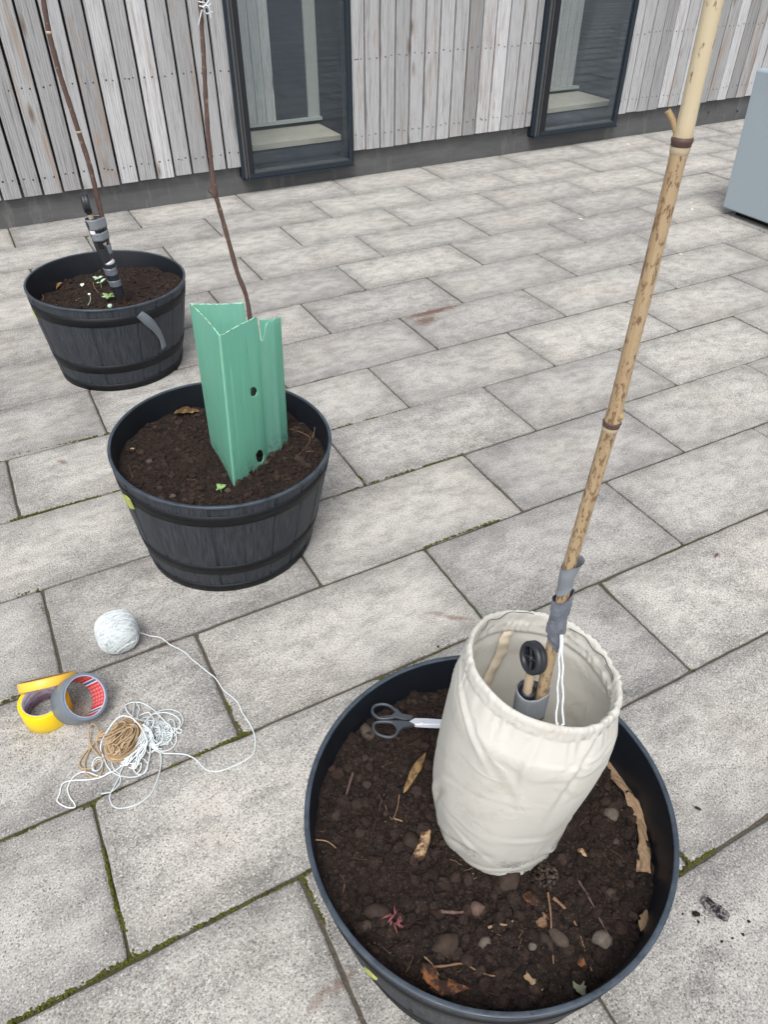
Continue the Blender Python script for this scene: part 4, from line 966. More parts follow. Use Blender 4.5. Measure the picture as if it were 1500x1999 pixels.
# ------------------------------------------------------------------ sapling, pole, tape strip and seedlings in the pot by the wall
SB3 = Sp(243, 592, SF[3]); stem3 = [vpl(SB3, *p) for p in ((243, 592), (232, 556), (215, 500), (203, 440), (193, 400), (185, 365), (172, 315), (153, 257), (136, 205), (118, 150), (104, 100), (95, 63), (84, 0), (76, -50))]
stem3.insert(0, stem3[0] - np.array([0, 0, .04]))
S3 = thing('sapling', (SB3[0], SB3[1], .24), 'bent purplish brown sapling stem in the pot nearest the wall', 'sapling', 'leafless saplings in the pots')
m = MB(); pp = crom(stem3, 5); m.tube(pp, [.0076 - .0012 * i / len(pp) + .0004 * math.sin(i * 2.1) for i in range(len(pp))], 12); m.build('stem', M['bark'], S3)
for i_, zz in ((0, 257), (1, 63)):
    q = vpl(SB3, (153, 95)[i_], zz); tn = nrmz(vpl(SB3, (146, 92)[i_], zz - 22) - q); m = MB(); m.tube([q - tn * .004, q - tn * .002, q, q + tn * .002, q + tn * .004], [.0060, .0076, .0080, .0074, .0060], 12); m.build('pale_node', M['nodew'], S3)
sc3 = ((SB3 + np.array([0, 0, .2]) - CAM) @ CX) / FPX
def P3(x, y, f=.012): return vpl(SB3 + HC * f, x, y)
pw, p0_, pb3 = P3(166.5, 396), P3(172, 424), P3(231, 570)
ax3 = nrmz(pw - pb3)
WP3, ax3 = wheel_pole('wheel_topped_pole', 'black pole with a small wheel seen edge on, taped to the sapling by the wall', (pb3[0], pb3[1], .24), pb3 - ax3 * .01, p0_, pw, 17 * sc3, 13.0 * sc3, np.cross(ray(166, 396), (0, 0, 1)) + ray(166, 396) * .06, 4.8 * sc3, 11 * sc3, P3(176, 428), 'wheel topped poles taped to stems')
m = MB()
def on3(y): 
    xs = [(382, 165), (424, 173), (454, 187), (497, 206), (520, 215), (570, 231)]
    for (a, b), (c, d) in zip(xs[:-1], xs[1:]):
        if a <= y <= c: return P3(b + (d - b) * (y - a) / (c - a), y)
    return P3(xs[-1][1], y)
for (y0_, y1_, a_0, a_1, mt) in ((446, 453, -.6, .3, 0), (466, 482, -1.3, .7, 1)):
    c = on3((y0_ + y1_) / 2); hh = np.linalg.norm(on3(y0_) - on3(y1_)) / 2; patch(m, c, ax3, 11 * sc3 + .0012, a_0, a_1, -hh, hh, mt)
m.build('printed_label', [M['wht'], M['black']], WP3)
m = MB(); q0 = on3(508); m.tube([q0 - ax3 * .010, q0 - ax3 * .004, q0 + ax3 * .001], [11 * sc3 + .0004, 12.5 * sc3, 9 * sc3], 20); m.build('highlight_collar', M['steel'], WP3)  # bright steel ring stands in for the highlight on the cylinder's top edge
m = MB(); q0 = on3(492); m.tube([q0 - ax3 * .022, q0 - ax3 * .004, q0 + ax3 * .012, q0 + ax3 * .03], [3.4 * sc3, 4.4 * sc3, 7.5 * sc3, 10 * sc3], 14); q1 = q0
m.build('clip', M['steel'], WP3)
def s3f(z): return interp([p for p in stem3 if True], z)
def pl3(z): return pb3 + ax3 * ((z - pb3[2]) / ax3[2])
for (ya, yb, lb, mt) in ((447, 427, 'topmost grey tape strap round the pole and sapling by the wall', 'tape'), (468, 453, 'second grey tape strap from the top on the pole by the wall', 'tape'), (498, 480, 'twisted third strap of grey tape tapering down the pole by the wall', 'tape'), (535, 521, 'grey tape strap just above the soil line on the pole by the wall', 'tape_dk'), (557, 545, 'lowest grey tape strap on the pole by the wall, close to the soil', 'tape_dk')):
    z0_, z1_ = on3(ya)[2], on3(yb)[2]; m = MB(); rr_ = 11 * sc3 + .0012
    if ya == 498: rr_ = 8.5 * sc3
    hullband(m, pl3, rr_, s3f, .0078, z0_, z1_, .0012, seed=ya, nz=6)
    tag(m.build('tape_strap', M[mt], None, tuple(pl3(z0_))), lb, 'adhesive tape', 'tape straps on the pole by the wall')
# loose tape strip hanging off the side of the pot
up_ = [(1040, 890), (1075, 912), (1110, 940), (1142, 978), (1170, 1020), (1190, 1060), (1205, 1100), (1218, 1145)]; lo_ = [(1000, 935), (1030, 962), (1060, 990), (1096, 1020), (1130, 1050), (1153, 1080), (1170, 1110), (1185, 1178)]
m = MB(); vs = []; offs = [.006, .010, .015, .018, .019, .017, .012, .007]
for k, (u_, l_) in enumerate(zip(up_, lo_)):
    for q in (u_, l_):
        uvp = pot_uv(3, q[0] / 3.75, 370 + q[1] / 3.75)
        a, f = uvp; r = rad(f) + offs[k]; p = np.array(potmap(3, r * math.cos(a), r * math.sin(a), f * PH)); b = np.array(potmap(3, rad(f) * math.cos(a), rad(f) * math.sin(a), f * PH))
        p = CAM + ray(q[0] / 3.75, 370 + q[1] / 3.75) * ((p - CAM) @ CX); vs.append(p)
va, vb = crom(vs[0::2], 5), crom(vs[1::2], 5); vs = [q for pr_ in zip(va, vb) for q in pr_]
m.add(vs, [(2 * k, 2 * k + 1, 2 * k + 3, 2 * k + 2) for k in range(len(va) - 1)]); o = m.build('tape_strip', M['tape_roll'], None, tuple(vs[0])); o.modifiers.new('s', 'SOLIDIFY').thickness = .0006
tag(o, 'curved loose strip of grey tape stuck to the side of the pot nearest the wall', 'adhesive tape')

M['leafg'] = mat_simple('young_leaf', srgb(128, 160, 96), .55, .25, 80, .3)
M['leafg2'] = mat_simple('pale_bud', srgb(176, 200, 176), .6, .1, 80)
def leaf_shape(m, c, d, L, W_, mat=0, lift=.3, curl=.3, n=7, nrm=(0, 0, 1), col=(.5, .5, .5)):
    d = nrmz(d); s_ = nrmz(np.cross(nrm, d)); N_ = np.cross(d, s_); vs = []
    for i in range(n + 1):
        t = i / n; w_ = W_ * .5 * math.sin(math.pi * min(1, t ** .8 * .97 + .02)) * (1 + .45 * noise.noise(Vector((i * 1.3, L * 900, 2)))) ; p = np.asarray(c) + d * L * t + N_ * (lift * L * t - curl * L * t * t)
        vs += [p - s_ * w_ + N_ * w_ * (.35 + .5 * noise.noise(Vector((i * .8, L * 700, 7)))), p, p + s_ * w_ * (1 + .3 * noise.noise(Vector((i * 1.1, L * 500, 9)))) + N_ * w_ * (.35 + .6 * noise.noise(Vector((i * .9, L * 800, 4))))]
    m.add(vs, [(i * 3 + k, i * 3 + k + 1, (i + 1) * 3 + k + 1, (i + 1) * 3 + k) for i in range(n) for k in (0, 1)], mat, col)
def seedling(i, px, leaves, label, group='small weed seedlings', stalk=.012):
    b = Sp(*px, SF[i]); b[2] = soilz(i, b[0], b[1]); t = thing('seedling', b, label, 'seedling', group); m = MB(); m.tube([b, b + np.array([.001, 0, stalk])], .0012, 6); m.build('stalk', M['leafg'], t)
    for (a, L, W_, mt) in leaves:
        m = MB(); leaf_shape(m, b + np.array([.001, 0, stalk * .8]), (math.cos(a), math.sin(a), .25), L * (1.45 if i == 3 else 1.1), W_ * (1.35 if i == 3 else 1.1), n=6); o = m.build('leaf', M[mt], t); o.modifiers.new('s', 'SOLIDIFY').thickness = .0008
seedling(3, (212, 590), [(1.9, .022, .011, 'leafg'), (.4, .021, .013, 'leafg'), (-.7, .018, .012, 'leafg'), (2.8, .014, .010, 'leafg2'), (-1.8, .014, .009, 'leafg')], 'bright green four-leaved seedling in front of the taped pole')
seedling(3, (192, 554), [(2.2, .016, .010, 'leafg2'), (.3, .016, .009, 'leafg2'), (4.0, .012, .009, 'leafg')], 'small greyish green seedling left of the taped pole')
seedling(3, (198, 562), [(.5, .018, .010, 'leafg2'), (3.4, .010, .007, 'leafg2')], 'thin seedling with one pale leaf beside the taped pole', stalk=.02)
seedling(2, (432, 962), [(1.8, .016, .010, 'leafg'), (.3, .014, .009, 'leafg'), (3.4, .012, .008, 'leafg')], 'single little green seedling in front of the green tree guard')
b = Sp(216, 604, SF[3]); m = MB(); m.lump((b[0], b[1], soilz(3, b[0], b[1]) + .007), .0085, .15, sq=(1, 1, .85), smooth=True, fine=True); tag(m.build('seed_pod', M['leafg2'], None, tuple(b)), 'round pale green pod lying by the near rim in the pot by the wall', 'seed pod')
b = Sp(171, 596, SF[3]); t = thing('mushroom', (b[0], b[1], soilz(3, b[0], b[1])), 'tiny white-capped mushroom on a bent stalk in the pot by the wall', 'mushroom')
e = vpl(b, 174, 574); m = MB(); m.tube(crom([b, b + (e - b) * .4 + HR * .006, b + (e - b) * .8 + HR * .004, e], 4), .0011, 6); m.build('stalk', M['leafg2'], t); m = MB(); m.lump(e, .0042, .1, sq=(1.2, 1.2, .7), smooth=True, fine=True); m.build('cap', M['wht'], t)

# ------------------------------------------------------------------ loose things on the soil
M['dry'] = mat_simple('dry_leaf', srgb(126, 102, 68), .6, .25, 60, .4); M['dry2'] = mat_simple('brown_leaf', srgb(96, 60, 38), .5, .5, 70, .6, dark=srgb(44, 26, 18))
M['husk'] = mat_simple('dry_husk', srgb(142, 118, 92), .75, .35, 60, .9, .0015, stretch=(3, 3, 3)); M['chip'] = mat_simple('wood_chip', srgb(158, 130, 100), .75, .3, 130, 1.0, .004, dark=srgb(56, 38, 28)); M['dry'] = mat_spot('dry_leaf', srgb(134, 110, 72), srgb(88, 66, 42)); M['dry2'] = mat_spot('brown_leaf', srgb(124, 78, 44), srgb(48, 30, 22)); M['chip'] = mat_spot('wood_chip', srgb(184, 154, 120), srgb(66, 46, 34), (.5, .5, 1.5), 95); M['char'] = mat_spot('charred_bark', srgb(138, 130, 132), srgb(24, 21, 23), (1, 1, 1), 110); M['redw'] = mat_simple('red_petal', srgb(108, 58, 60), .6, .3, 120)
M['greyleaf'] = mat_simple('grey_leaf', srgb(120, 124, 100), .7, .3, 80)
M['twig'] = mat_simple('dry_twig', srgb(112, 84, 62), .8, .3, 120, .6); M['whitebit'] = mat_simple('white_chip', srgb(216, 208, 196), .7, .1)
def on_soil(i, x, y, dz=0): p = Sp(x, y, SF[i]); return np.array([p[0], p[1], soilz(i, p[0], p[1]) + dz])
def strip3d(m, pts, wid, twist=0, mat=0, n=6, thick=.0012, fold=.25):
    P = crom(pts, n); W_ = np.interp(np.linspace(0, 1, len(P)), np.linspace(0, 1, len(wid)), wid); vs = []
    for i, p in enumerate(P):
        t = nrmz(P[min(i + 1, len(P) - 1)] - P[max(i - 1, 0)]); s_ = nrmz(np.cross((0, 0, 1), t)); up = np.cross(t, s_); a = twist * math.sin(i * .35)
        s2 = s_ * math.cos(a) + up * math.sin(a); u2 = np.cross(t, s2); j = .12 * noise.noise(Vector((i * .6, 1, 0)))
        for k, f in ((-1, 0), (-.5, fold * .6), (0, fold), (.5, fold * .5), (1, 0)): vs.append(p + s2 * W_[i] * .5 * (k + j) + u2 * W_[i] * (f * .5 + .08 * math.sin(k * 7 + i)))
    m.add(vs, [(i * 5 + k, i * 5 + k + 1, (i + 1) * 5 + k + 1, (i + 1) * 5 + k) for i in range(len(P) - 1) for k in range(4)], mat, smooth=False)
def item(name, m, mat, label, cat, at, solid=0, group=None):
    o = m.build(name, mat, None, tuple(at)); 
    if solid: o.modifiers.new('s', 'SOLIDIFY').thickness = solid
    return tag(o, label, cat, group)
hp = [on_soil(1, x, y, dz) for x, y, dz in ((1189, 1480, .004), (1200, 1510, .006), (1216, 1540, .008), (1234, 1572, .008), (1248, 1600, .006), (1253, 1630, .008), (1255, 1670, .007), (1256, 1706, .004))]
m = MB(); strip3d(m, hp, [.006, .013, .016, .017, .012, .014, .017, .018], .5, fold=.35); item('dry_husk', m, M['husk'], 'long bent strip of dry tan husk along the right side of the foreground soil', 'husk', hp[0], .0012)
def leaf_item(pa, pb, W_, mat, label, i=1, lift=.12, curl=.1, cat='leaf', group='dead leaves lying on the soil', dz=.004):
    a = on_soil(i, *pa, dz); b = on_soil(i, *pb, dz); m = MB(); leaf_shape(m, a, b - a, np.linalg.norm(b - a), W_, 0, lift, curl, 10); item('dead_leaf', m, M[mat], label, cat, a, .0007, group)
leaf_item((788, 1554), (831, 1484), .013, 'dry', 'pointed yellow-brown dead leaf left of the canvas bag', lift=.3, curl=.1)
leaf_item((826, 1890), (856, 1944), .017, 'dry2', 'glossy orange-brown dead leaf standing by the near rim of the foreground pot', lift=.15, curl=.1, dz=.012)
leaf_item((838, 1936), (914, 1936), .017, 'dry2', 'folded brown dead leaf lying flat against the near rim of the foreground pot', lift=.1, curl=.1, dz=.010)
leaf_item((1020, 1752), (1056, 1776), .016, 'dry2', 'reddish dead leaf curled below the dried flower in the foreground pot', lift=.4, curl=.5)
leaf_item((340, 812), (398, 806), .026, 'dry', 'broad olive-brown dead leaf against the far rim of the middle pot', i=2, lift=.25, curl=.3)
leaf_item((109, 562), (124, 556), .020, 'dry', 'small dead leaf against the far rim of the pot nearest the wall', i=3, lift=.5, curl=.3)
leaf_item((1122, 1908), (1144, 1948), .016, 'greyleaf', 'pale grey-green dead leaf at the lower right of the foreground soil', lift=.2, curl=.2)
leaf_item((1250, 1822), (1262, 1778), .012, 'husk', 'small pale dead leaf against the right rim of the foreground pot', lift=.3, curl=.3)
def chunk(pa, pb, r, mat, label, name='wood_chip', cat='wood chip', i=1, group='wood chips on the soil', jag=.35):
    a = on_soil(i, *pa, r * .6); b = on_soil(i, *pb, r * .6); m = MB(); n = 9; P = [a + (b - a) * k / n for k in range(n + 1)]
    vs = []; t = nrmz(b - a); s_ = nrmz(np.cross((0, 0, 1), t)); u = np.cross(t, s_)
    for k, p in enumerate(P):
        for q in range(8):
            an = 6.28318 * q / 8; rr = r * (1 + jag * noise.noise(Vector((k * .55, q * 1.3, r * 999)))) * (.75 if k in (0, n) else 1); vs.append(p + rr * (math.cos(an) * u * .7 + math.sin(an) * s_) + t * (.004 * noise.noise(Vector((q * 1.7, 3, k))) if k in (0, n) else 0))
    m.add(vs, [(k * 8 + q, k * 8 + (q + 1) % 8, (k + 1) * 8 + (q + 1) % 8, (k + 1) * 8 + q) for k in range(n) for q in range(8)] + [tuple(reversed(range(8))), tuple(n * 8 + q for q in range(8))], 0, smooth=False); item(name, m, M[mat], label, cat, a, 0, group)
chunk((834, 1624), (817, 1682), .0082, 'chip', 'torn light brown wood chip lying left of the foot of the canvas bag')
chunk((1027, 1902), (1060, 1932), .0045, 'husk', 'short pale wood chip near the lower rim of the foreground pot')
chunk((768, 1597), (786, 1603), .0016, 'husk', 'tiny pale splinter below the pointed yellow-brown leaf')
chunk((1055, 1788), (1058, 1812), .0065, 'twig', 'stubby grey-brown wood chip right of the reddish leaf')
chunk((148, 588), (157, 579), .0022, 'husk', 'thin pale splinter on the soil of the pot nearest the wall', i=3)
def twig(i, pxs, r, label, mat='twig', name='twig', grp='twigs and roots on the soil', dz=.004):
    P = [on_soil(i, x, y, dz + .002 * math.sin(k * 2)) for k, (x, y) in enumerate(pxs)]; m = MB(); Q = crom(P, 5); m.tube(Q, [r * (1 - .5 * k / len(Q) + .15 * math.sin(k * 1.9)) for k in range(len(Q))], 7); item(name, m, M[mat], label, name, P[0], 0, grp)
twig(1, [(1078, 1760), (1105, 1782), (1128, 1815), (1142, 1860), (1155, 1898)], .0022, 'longest bent brown twig at the lower right of the foreground soil')
twig(1, [(1068, 1750), (1074, 1790), (1077, 1830), (1082, 1880)], .0016, 'straight thin twig left of the longest bent twig')
twig(1, [(1130, 1722), (1150, 1760), (1168, 1790), (1190, 1835)], .0020, 'dark twig right of the longest bent twig', 'bark')
twig(1, [(836, 1892), (868, 1890), (905, 1884), (935, 1900), (962, 1908), (980, 1900)], .0016, 'wavy reddish root above the folded leaf at the near rim', 'twig')
twig(1, [(953, 1812), (975, 1808), (990, 1809), (1001, 1802)], .0017, 'short pale forked root in the middle of the foreground soil', 'husk')
twig(1, [(829, 1872), (845, 1890), (860, 1910), (878, 1916), (885, 1925)], .0011, 'fine pale root winding beside the glossy orange-brown leaf', 'husk')
twig(1, [(617, 1643), (640, 1649), (661, 1663)], .0010, 'fine pale root touching the left rim of the foreground pot', 'husk')
twig(1, [(780, 1560), (775, 1585), (765, 1600), (752, 1575)], .0009, 'hair-thin root hooked under the pointed yellow-brown leaf', 'twig')
twig(1, [(690, 1512), (684, 1530), (676, 1557)], .0028, 'dark stick near the left rim of the foreground pot', 'bark')
twig(1, [(858, 1782), (890, 1784), (915, 1780)], .0026, 'dark reddish root beside the bulb in the foreground soil', 'bark')
twig(2, [(566, 838), (590, 845), (606, 858), (590, 880), (575, 900)], .0011, 'fine reddish roots right of the green tree guard', 'twig')
twig(2, [(612, 828), (615, 845), (611, 862)], .0009, 'single upright pale root by the right rim of the middle pot', 'husk', dz=.015)
twig(3, [(80, 572), (86, 585), (84, 592)], .0018, 'curled brown root at the left rim of the pot nearest the wall', 'twig')
twig(3, [(183, 557), (186, 566), (197, 575)], .0011, 'pale hooked root between the seedlings by the wall', 'husk')
def stone(i, px, r, label, col=(.5, .5, 0), sq=(1, .8, .7), grp='pebbles on the soil', mat='stone', rot=0):
    p = on_soil(i, *px); m = MB(); m.lump((p[0], p[1], p[2] + r * sq[2] * .25), r, .26, 0, col, sq, rot, True, True); item('pebble', m, M[mat], label, 'pebble', p, 0, grp)
stone(1, (717, 1430), .0135, 'rounded pinkish grey pebble beside the scissor handles', (.62, 0, 0), (.75, 1.15, .8))
stone(1, (872, 1846), .0165, 'largest angular brown pebble in the lower middle of the foreground soil', (.42, 0, 0), (1.1, .8, .7))
stone(1, (1194, 1589), .0105, 'grey-green pebble left of the dry husk strip', (.85, 0, 0), (1.1, 1, .7))
stone(1, (993, 1722), .015, 'brown pebble just below the foot of the canvas bag', (.35, 0, 0), (1.2, .9, .7))
stone(1, (739, 1782), .014, 'dark slate pebble left of the red petal scrap', (.25, 0, 0), (1.3, .8, .6), rot=-.7)
stone(1, (948, 1840), .0085, 'small bluish flint pebble right of the largest angular one', (.9, 0, 0), (1.2, .8, .6))
stone(1, (1090, 1832), .0115, 'flat grey-brown pebble between the two long twigs', (.6, 0, 0), (.8, 1.3, .5), rot=.4)
stone(1, (1177, 1836), .0125, 'pinkish white pebble beside the dark twig', (.95, 0, 0), (1.0, 1, .7))
stone(1, (715, 1532), .009, 'round brown pebble in the left part of the foreground soil', (.3, 0, 0), (1, 1, .8))
stone(1, (803, 1645), .013, 'dark clod-like pebble touching the torn wood chip', (.12, 0, 0), (1, 1, .8))
stone(1, (1204, 1640), .0065, 'small grey pebble left of the lower end of the husk strip', (.6, 0, 0))
stone(1, (1066, 1838), .009, 'dark angular pebble below the reddish leaf', (.15, 0, 0), (.9, 1.4, .6))
stone(1, (1040, 1849), .0058, 'little blue-green pebble in the lower foreground soil', (.9, 0, 0), mat='stone')
stone(1, (714, 1808), .0095, 'brown pebble below the dark slate one', (.45, 0, 0), (1.2, .8, .7))
stone(1, (1192, 1745), .009, 'olive pebble near the right rim of the foreground pot', (.5, 0, 0))
stone(1, (1138, 1664), .0062, 'small orange-brown pebble right of the canvas bag foot', (.7, 0, 0), (.8, 1.2, .8), mat='chip')
stone(2, (292, 905), .0085, 'pinkish pebble on the left of the middle pot soil', (.65, 0, 0))
stone(2, (518, 903), .0085, 'grey pebble at the lower hole of the green tree guard', (.6, 0, 0))
stone(2, (445, 960), .0085, 'grey pebble below the front fold of the green tree guard', (.6, 0, 0))
stone(2, (337, 970), .0075, 'pale brown pebble by the near rim of the middle pot', (.7, 0, 0))
stone(2, (258, 876), .0065, 'small orange pebble by the left rim of the middle pot', (.8, 0, 0), mat='chip')
b = on_soil(3, 160, 562); m = MB(); leaf_shape(m, b + np.array([0, 0, .004]), (.6, .9, .35), .018, .014, n=4); item('petal', m, M['whitebit'], 'cream petal lying left of the seedlings in the pot by the wall', 'petal', b, .001)
# seed head, bulb and red scrap
p = on_soil(1, 1065, 1717, .008); m = MB(); rs = random.Random(9)
for k in range(170):
    v = nrmz([rs.gauss(0, 1), rs.gauss(0, 1), rs.gauss(0, 1)]); r = .017 * (.7 + .3 * rs.random()); m.lump(p + v * r * np.array([1, 1, .7]), rs.uniform(.0014, .0028), .4, 0, (rs.random() * .7, 0, 0))
item('dried_flower', m, M['stone'], 'round crumbly brown dried flower below the canvas bag', 'dried flower', p)
p = on_soil(1, 925, 1776, .006); q = on_soil(1, 941, 1774, .006); m = MB(); d = q - p
m.tube([p - d * .5, p - d * .1, p + d * .4, p + d * .9, q + d * .3], [.003, .0085, .0095, .006, .0015], 12); item('bulb', m, M['bark'], 'small reddish brown bulb in the middle of the foreground soil', 'bulb', p)
p = on_soil(1, 772, 1800, .004); m = MB()
for k in range(12):
    a = k * .9; leaf_shape(m, p + np.array([math.cos(a) * .004, math.sin(a) * .006, .002 * (k % 3)]), (math.cos(a * 1.3), math.sin(a * 1.7), .4), .007 + .004 * (k % 3), .0030, n=5, lift=.5 * math.sin(k), curl=.9)
item('petal_scrap', m, M['redw'], 'crumpled pinkish red petal scrap in the lower left of the foreground soil', 'petal', p, .0008)
p = on_soil(1, 1135, 1890, .004); m = MB(); leaf_shape(m, p, (.5, .8, .3), .014, .010, n=4); item('petal', m, M['dry2'], 'small rusty brown petal beside the end of the longest twig', 'petal', p, .0008)

# ------------------------------------------------------------------ scissors on the soil
def build_scissors():
    zz = .285; Q = lambda x, y, z=zz: Zp(700 + x / 7.5, 1350 + y / 7.5, z)
    t = thing('scissors', Q(700, 440), 'closed scissors with dark grey plastic handles lying on the foreground soil', 'scissors')
    for outer, inner, shank, nm in (
        ([(205, 285), (215, 240), (255, 205), (330, 188), (410, 195), (480, 225), (530, 270), (560, 310), (560, 345), (530, 375), (470, 392), (380, 402), (300, 392), (240, 350), (210, 315)], None, [(520, 400), (400, 402), (300, 395), (470, 380), (530, 330), (545, 255), (590, 300), (640, 345), (720, 370), (800, 384), (790, 420), (740, 440), (640, 432)], 'handle'),
        ([(220, 530), (225, 490), (250, 462), (300, 448), (400, 445), (490, 455), (550, 500), (575, 560), (560, 620), (520, 655), (450, 672), (370, 660), (290, 630), (240, 585)], None, [(380, 447), (520, 448), (640, 450), (740, 460), (800, 490), (830, 515), (760, 530), (680, 540), (630, 575), (590, 620), (545, 645), (568, 590), (560, 520), (500, 465)], 'handle')):
        m = MB(); c = crom([Q(*p) for p in outer], 4, True); m.tube(c, .0029, 10, closed=True, up=(0, 0, 1), ell=(1.1, .85)); 
        m.prism([Q(x, y, zz - .003) for x, y in shank], .0062); m.build(nm, M['blk2'], t)
    for poly, dz in (([(738, 448), (780, 420), (825, 396), (980, 398), (1180, 412), (1400, 432), (1560, 462), (1500, 478), (1200, 480), (1000, 478), (840, 480), (770, 470)], .0016), ([(740, 452), (800, 492), (835, 522), (1000, 532), (1180, 540), (1380, 520), (1540, 480), (1400, 462), (1100, 450), (830, 440)], 0)):
        m = MB(); m.prism([Q(x, y, zz - .0012 + dz) for x, y in poly], .0015); m.build('blade', M['steel'], t)
    m = MB(); p = Q(935, 458, zz + .0018); m.lathe([(.0022, -.001), (.0024, .0006), (.0018, .0014), (.0001, .0018)], p, (0, 0, 1), 16); m.build('pivot_screw', M['steel'], t)
build_scissors()

# ------------------------------------------------------------------ ball of white twine and its loose end
def G(x, y, z=.0018): return Zp(x, y, z)
BC = Zp(228, 1233, .041)
TB = thing('twine_ball', (BC[0], BC[1], 0), 'round ball of white cotton twine with one long end trailing over the slabs', 'ball of twine')
def build_ball():
    rs = random.Random(2); R = .0415
    def sup(v, r):
        v = nrmz(v); q = (abs(v[0]) ** 2.7 + abs(v[1]) ** 2.7 + abs(v[2]) ** 2.7) ** (-1 / 2.7); return BC + v * q * r * np.array([1.0, .98, .96])
    m = MB(); V, F = ICO2
    bm = bmesh.new(); bmesh.ops.create_icosphere(bm, subdivisions=4, radius=1); m.add([sup(np.array(v.co), R - .0012) for v in bm.verts], [tuple(v.index for v in f.verts) for f in bm.faces]); bm.free()
    fam = [nrmz(HR * .9 + np.array([0, 0, .5])), nrmz(HR * .6 - np.array([0, 0, .8]) + HC * .3), nrmz(HC * .7 + HR * .4)]
    for k in range(150):
        n0 = fam[0 if k < 62 else (1 if k < 112 else 2)]; ax = nrmz(n0 + np.array([rs.gauss(0, .16), rs.gauss(0, .16), rs.gauss(0, .16)]))
        u = nrmz(np.cross(ax, (0.3, .2, 1))); v = np.cross(ax, u); sh = rs.gauss(0, .42); sh = max(-.85, min(.85, sh)); rr = R + rs.uniform(-.0010, .0014) + (.0006 if k > 112 else 0)
        P = [sup(ax * sh + math.sqrt(1 - sh * sh) * (math.cos(a) * u + math.sin(a) * v), rr) for a in np.linspace(0, 6.28318, 45)[:-1]]
        m.tube(P, .00105, 5, closed=True, col=(rs.random(), 0, 0))
    m.build('wound_body', M['ytw'], TB)
build_ball()
def c5(x, y): return (x / 2.7273, 1160 + y / 2.7273)
def c6(x, y): return (100 + x / 5.5556, 1360 + y / 5.5556)
W1 = [(742, 205), (770, 212), (800, 222), (850, 230), (880, 248), (905, 268), (960, 295), (995, 318), (1020, 345), (1050, 368), (1100, 410), (1140, 440), (1165, 472), (1190, 510), (1250, 560), (1275, 592), (1290, 630), (1320, 675), (1338, 705), (1355, 750), (1359, 800), (1352, 840), (1330, 868), (1270, 903), (1200, 932), (1150, 943), (1105, 937), (1075, 915), (1045, 882), (1010, 862), (980, 852), (920, 848), (870, 846), (840, 835)]
m = MB(); zz_ = [.020, .012, .005] + [.0019] * 60; P = [G(*c5(x, y), zz_[k] + .0008 * max(0, math.sin(k * 1.9))) for k, (x, y) in enumerate(W1)]; P = [P[0] - HR * .006] + P
m.tube(crom(P, 7), .0013, 7); m.build('loose_end', M['ytw'], TB)
